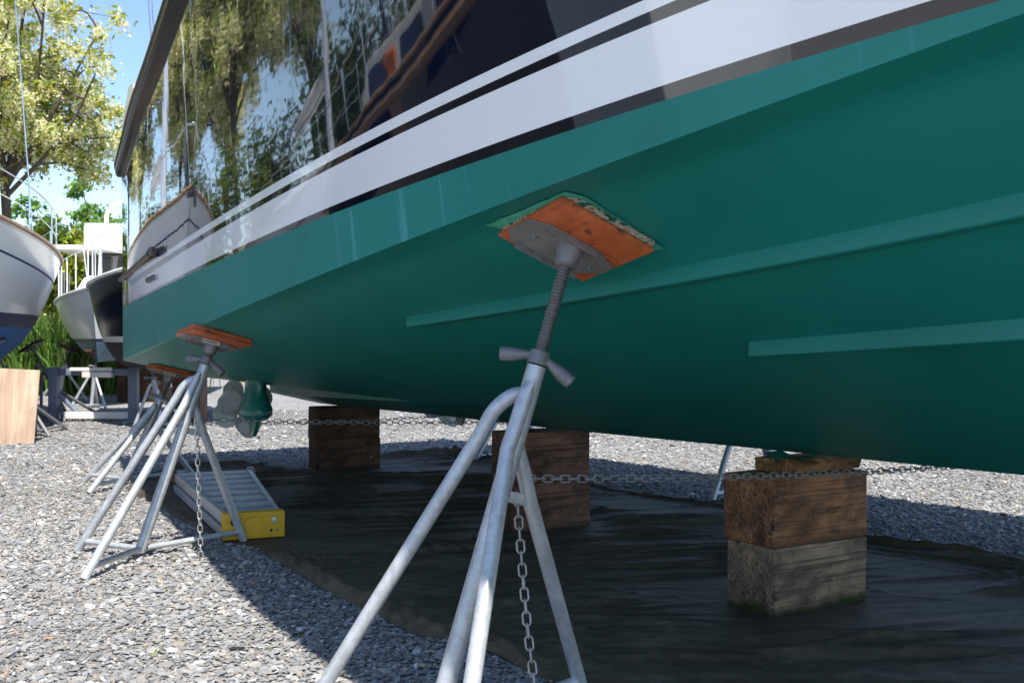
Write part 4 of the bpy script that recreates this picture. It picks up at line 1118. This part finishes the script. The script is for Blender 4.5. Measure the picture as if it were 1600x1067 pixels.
def tree(seed, label, loc, rot, trunk_h=4.2, limbs=None, flowers=True, leaf=(.32, .36, .05), n_leaf=40, size=.15, spread=4.4, top=11.5, clump=.62, group=None):
    rr = random.Random(seed)
    t = thing('locust_tree' if flowers else 'tree', label, 'tree', loc, rot, group)
    bm = B(); tip = Vector((rr.uniform(-.2, .2), rr.uniform(-.3, .3), trunk_h))
    limb(bm, [(0, 0, -.1), (.06, .04, trunk_h*.5), tip], .19, .12, 12)
    ends = []
    L0 = limbs or [(rr.uniform(.75, 1)*spread*math.cos(a), rr.uniform(.75, 1)*spread*math.sin(a), rr.uniform(.62, 1.0)*top) for a in (2*PI*k/8 + rr.uniform(-.3, .3) for k in range(8))] + [(rr.uniform(-1, 1), rr.uniform(-1, 1), top*1.05)]
    for e in L0:
        e = Vector(e); s = tip.lerp(Vector((0, 0, trunk_h*.8)), rr.uniform(0, .6))
        m = s.lerp(e, .45) + Vector((rr.uniform(-.5, .5), rr.uniform(-.5, .5), rr.uniform(-.3, .7)))
        P = limb(bm, [s, m, e], .078, .022)
        for k in range(5):
            q = P[int(len(P)*(.32 + .15*k)) if int(len(P)*(.32 + .15*k)) < len(P) else -1]
            d = Vector((rr.gauss(0, 1), rr.gauss(0, 1), rr.gauss(.45, .5))).normalized()*rr.uniform(.8, 1.7)
            P2 = limb(bm, [q, q + d*.5 + Vector((0, 0, rr.uniform(-.1, .3))), q + d], .045, .014, 6)
            for w in range(3):
                q2 = P2[int(len(P2)*(.45 + .25*w)) if int(len(P2)*(.45 + .25*w)) < len(P2) else -1]
                d2 = Vector((rr.gauss(0, 1), rr.gauss(0, 1), rr.gauss(0, .7))).normalized()*rr.uniform(.4, .9)
                add_tube(bm, [q2, q2 + d2], [.014, .006], 5); ends.append(q2 + d2)
            ends.append(P2[-1])
        ends.append(P[-1])
    build('trunk', bm, M['bark'], t, smooth=60)
    E = np.array([tuple(e) for e in ends])
    E = E[RNG.uniform(0, 1, len(E)) < .80]
    k = RNG.integers(0, len(E), int(n_leaf*len(E)*1.05))
    sc_ = RNG.uniform(.55, 1.25, len(E))[k]
    C = E[k] + RNG.normal(0, .34, (len(k), 3))*sc_[:, None]*clump*np.array([1, 1, .75])
    V, Fq = quads(C, size*.82); np_mesh('foliage', V, Fq, leafcol(len(C), leaf), M['leaf'], t)
    if flowers:
        nb = len(E)*36; k = RNG.integers(0, len(E), nb); o = E[k] + RNG.normal(0, .34, (nb, 3))*clump*np.array([1, 1, .75])
        m = 7; C = np.repeat(o, m, axis=0); dz = np.tile(np.linspace(0, 1, m), nb)
        C = C + np.stack([RNG.normal(0, .045, nb*m), RNG.normal(0, .045, nb*m), -dz*.24 + RNG.normal(0, .03, nb*m)], 1)
        V, Fq = quads(C, size*.56, asp=1.1); np_mesh('blossom', V, Fq, leafcol(len(C), (.86, .80, .47), .10), M['leaf'], t)
    return t
def copy_tree(t, label, loc, rot, sc=1.0):
    r = t.copy(); COL.objects.link(r); r.location = loc; r.rotation_euler = (0, 0, rot); r.scale = (sc,)*3; r['label'] = label
    for ch in list(t.children):
        c = ch.copy(); COL.objects.link(c); c.parent = r
    return r
GT = 'flowering trees behind the yard'
T1 = tree(3, 'tall flowering tree with cream blossom and dark forked limbs at the left edge', (-14.6, 30, 0), 0, trunk_h=5.9, group=GT,
          limbs=[(-2.9, .5, 10.2), (-2.0, -1, 12.0), (.2, .6, 12.4), (1.5, -.8, 11.8), (2.5, .4, 10.3), (2.9, -.6, 9.0), (2.3, .9, 8.3), (-3.4, -.5, 8.6), (-.8, 1.6, 10.2), (.9, -1.6, 10.6), (-2.2, 1.2, 11.0), (3.2, .3, 7.2)], spread=3.6, top=12)
wpos = [(30, 2.6, 1.0, 1.02), (27, 6.2, 2.1, 1.0), (24, 9.5, 3.6, 1.08), (20, 12.5, 5.0, .95), (31, 11.0, .5, 1.15), (14, 14.5, 4.1, 1.0)]
for i, (u, v, r, s) in enumerate(wpos):
    p = W(u, v); copy_tree(T1, 'flowering tree of the row left of the picture, mirrored in the navy topside', (p.x, p.y, 0), r, s)
T2 = tree(9, 'feathery green tree rising behind the white motor boat', (-21.0, 52, 0), 0, trunk_h=3.5, flowers=False, leaf=(.16, .30, .06), n_leaf=70, size=.24, spread=2.6, top=7.6, clump=.8)
def shrub(seed, label, loc, rx, rz, n=9000, leaf=(.16, .22, .025), size=.14, group='bushes behind the boats'):
    rr = np.random.default_rng(seed); t = thing('bush', label, 'bush', loc, 0, group)
    K = 34; cc = np.stack([rr.normal(0, .46, K)*rx, rr.normal(0, .40, K)*rx*.8, rr.uniform(.12, .9, K)*rz], 1)
    k = rr.integers(0, K, n); C = cc[k] + rr.normal(0, .24, (n, 3))*rx*.75*np.array([1, 1, .8]); C[:, 2] = np.abs(C[:, 2])
    V, Fq = quads(C, size); np_mesh('foliage', V, Fq, leafcol(n, leaf, .35), M['leaf'], t)
    bm = B()
    for j in range(9): add_tube(bm, [(rr.normal(0, .15), rr.normal(0, .15), 0), tuple(cc[j]*.6), tuple(cc[j])], [.05, .03, .012], 6)
    build('stem', bm, M['bark'], t)
for i, (px, d, rx, rz, lab, lf) in enumerate(((62, 34, 1.9, 4.3, 'bright green bush just right of the white sailboat', (.26, .33, .04)), (118, 32, 1.9, 4.8, 'tall yellow green bush behind the white motor boat bow rail', (.32, .38, .045)), (172, 35, 2.2, 5.0, 'yellow green bush behind the motor boat flybridge', (.28, .36, .05)),
        (-40, 36, 2.6, 3.6, 'green bush behind the white sailboat hull', (.10, .17, .03)), (260, 38, 2.4, 3.4, 'bush behind the yacht transom', (.12, .2, .03)), (420, 40, 2.2, 3.0, 'small bush glimpsed under the yacht between drive and keel', (.12, .2, .03)))):
    p = at(px, 533, d); shrub(20 + i, lab, (p.x, p.y, 0), rx, rz, leaf=lf)
def blades(label, loc, n, rx, ry, h, col, white=0):
    C = np.stack([RNG.normal(0, rx, n), RNG.normal(0, ry, n), np.zeros(n)], 1); hh = h*RNG.uniform(.5, 1.1, n)
    le = RNG.normal(0, .28, (n, 2))*hh[:, None]; w = .022*RNG.uniform(.7, 1.4, n); an = RNG.uniform(0, PI, n); s = np.stack([np.cos(an)*w, np.sin(an)*w, 0*w], 1)
    m = C + np.stack([le[:, 0]*.35, le[:, 1]*.35, hh*.6], 1); e = C + np.stack([le[:, 0], le[:, 1], hh], 1)
    V = np.stack([C - s, C + s, m + s, m - s, m - s, m + s, e + s*.2, e - s*.2], 1).reshape(-1, 3); Fq = np.arange(n*8).reshape(-1, 4)
    t = thing('reed_clump', label, 'reeds', loc)
    np_mesh('blades', V, Fq, np.repeat(leafcol(n, col, .3), 2, axis=0), M['grass'], t)
    if white:
        C = np.stack([RNG.normal(-.7, .35, white), RNG.normal(0, .3, white), RNG.uniform(1.0, 1.9, white)], 1); C = (C[:, None] + RNG.normal(0, .05, (white, 9, 3))).reshape(-1, 3)
        V, Fq = quads(C, .075, asp=1.1); np_mesh('blossom', V, Fq, leafcol(len(C), (.75, .72, .62), .08), M['leaf'], t)
for i, (u, v, rx, rz) in enumerate(((27, 4.5, 2.6, 5.0), (25, 8, 2.6, 5.6), (22, 11, 2.6, 5.4), (18.5, 13.5, 2.6, 5.6), (14, 15, 2.6, 5.2), (10, 15.5, 2.6, 5.0), (6, 16, 2.6, 5.2))):
    p = W(u, v); shrub(40 + i, 'leafy green bush of the row left of the picture, mirrored in the navy topside', (p.x, p.y, 0), rx, rz, n=14000, leaf=(.15, .20, .035), size=.11, group='bushes mirrored in the yacht side')
p = at(82, 533, 23.5); blades('tall green reeds with white flowers between the sailboat and the motor boat', (p.x, p.y, 0), 1500, .62, .4, 1.75, (.09, .17, .03), 45)
p = at(128, 533, 25.5); blades('low yellow green weeds beneath the motor boat bow', (p.x, p.y, 0), 900, 1.1, .4, .95, (.2, .26, .03))
# far hedge that closes the yard
n = 26000; x = RNG.uniform(-70, 70, n); z = np.abs(RNG.normal(0, 1.0, n)) * (1 + .4*np.sin(x*.7) + .3*np.sin(x*1.9)); y = 62 + RNG.normal(0, 1.0, n)
V, Fq = quads(np.stack([x, y, z], 1), .55); o = np_mesh('hedge', V, Fq, leafcol(n, (.07, .12, .025)), M['leaf']); tag(o, 'far green hedgerow closing the yard', 'hedge', kind='stuff')

# ================================================================== LIGHT, SKY, CAMERA
SUNH = .55*EU - .108*EV                                 # shadow shift per metre of height
sv = Vector((SUNH.x, SUNH.y, -1)).normalized()
elev = math.asin(-sv.z); az = math.atan2(-sv.x, -sv.y)  # direction towards the sun, clockwise from +Y
sun = bpy.data.lights.new('sun', 'SUN'); sun.energy = 5.0; sun.angle = math.radians(.53); sun.color = (1.0, .95, .87)
so = bpy.data.objects.new('sun', sun); COL.objects.link(so); so.rotation_euler = sv.to_track_quat('-Z', 'Y').to_euler()
wd = bpy.data.worlds.new('World'); SC.world = wd; wd.use_nodes = True
nt = wd.node_tree; bg = nt.nodes['Background']; sky = nt.nodes.new('ShaderNodeTexSky'); sky.sky_type = 'NISHITA'
sky.sun_disc = False; sky.sun_elevation = elev; sky.sun_rotation = az; sky.air_density = .9; sky.dust_density = .3; sky.ozone_density = 2.6
nt.links.new(sky.outputs[0], bg.inputs[0]); bg.inputs[1].default_value = .14
cam = bpy.data.cameras.new('camera'); co = bpy.data.objects.new('camera', cam); COL.objects.link(co); SC.camera = co
cam.sensor_width = 36; cam.lens = 36*F/1600; cam.clip_end = 2000; cam.clip_start = .05
co.location = (0, 0, H); co.rotation_euler = (PI/2, 0, 0)
cam.dof.use_dof = True; cam.dof.focus_distance = 4.6; cam.dof.aperture_fstop = 9.0
SC.view_settings.view_transform = 'Standard'; SC.view_settings.look = 'None'; SC.view_settings.exposure = 0.9; SC.view_settings.gamma = 1
SC.cycles.use_denoising = True; SC.cycles.max_bounces = 8
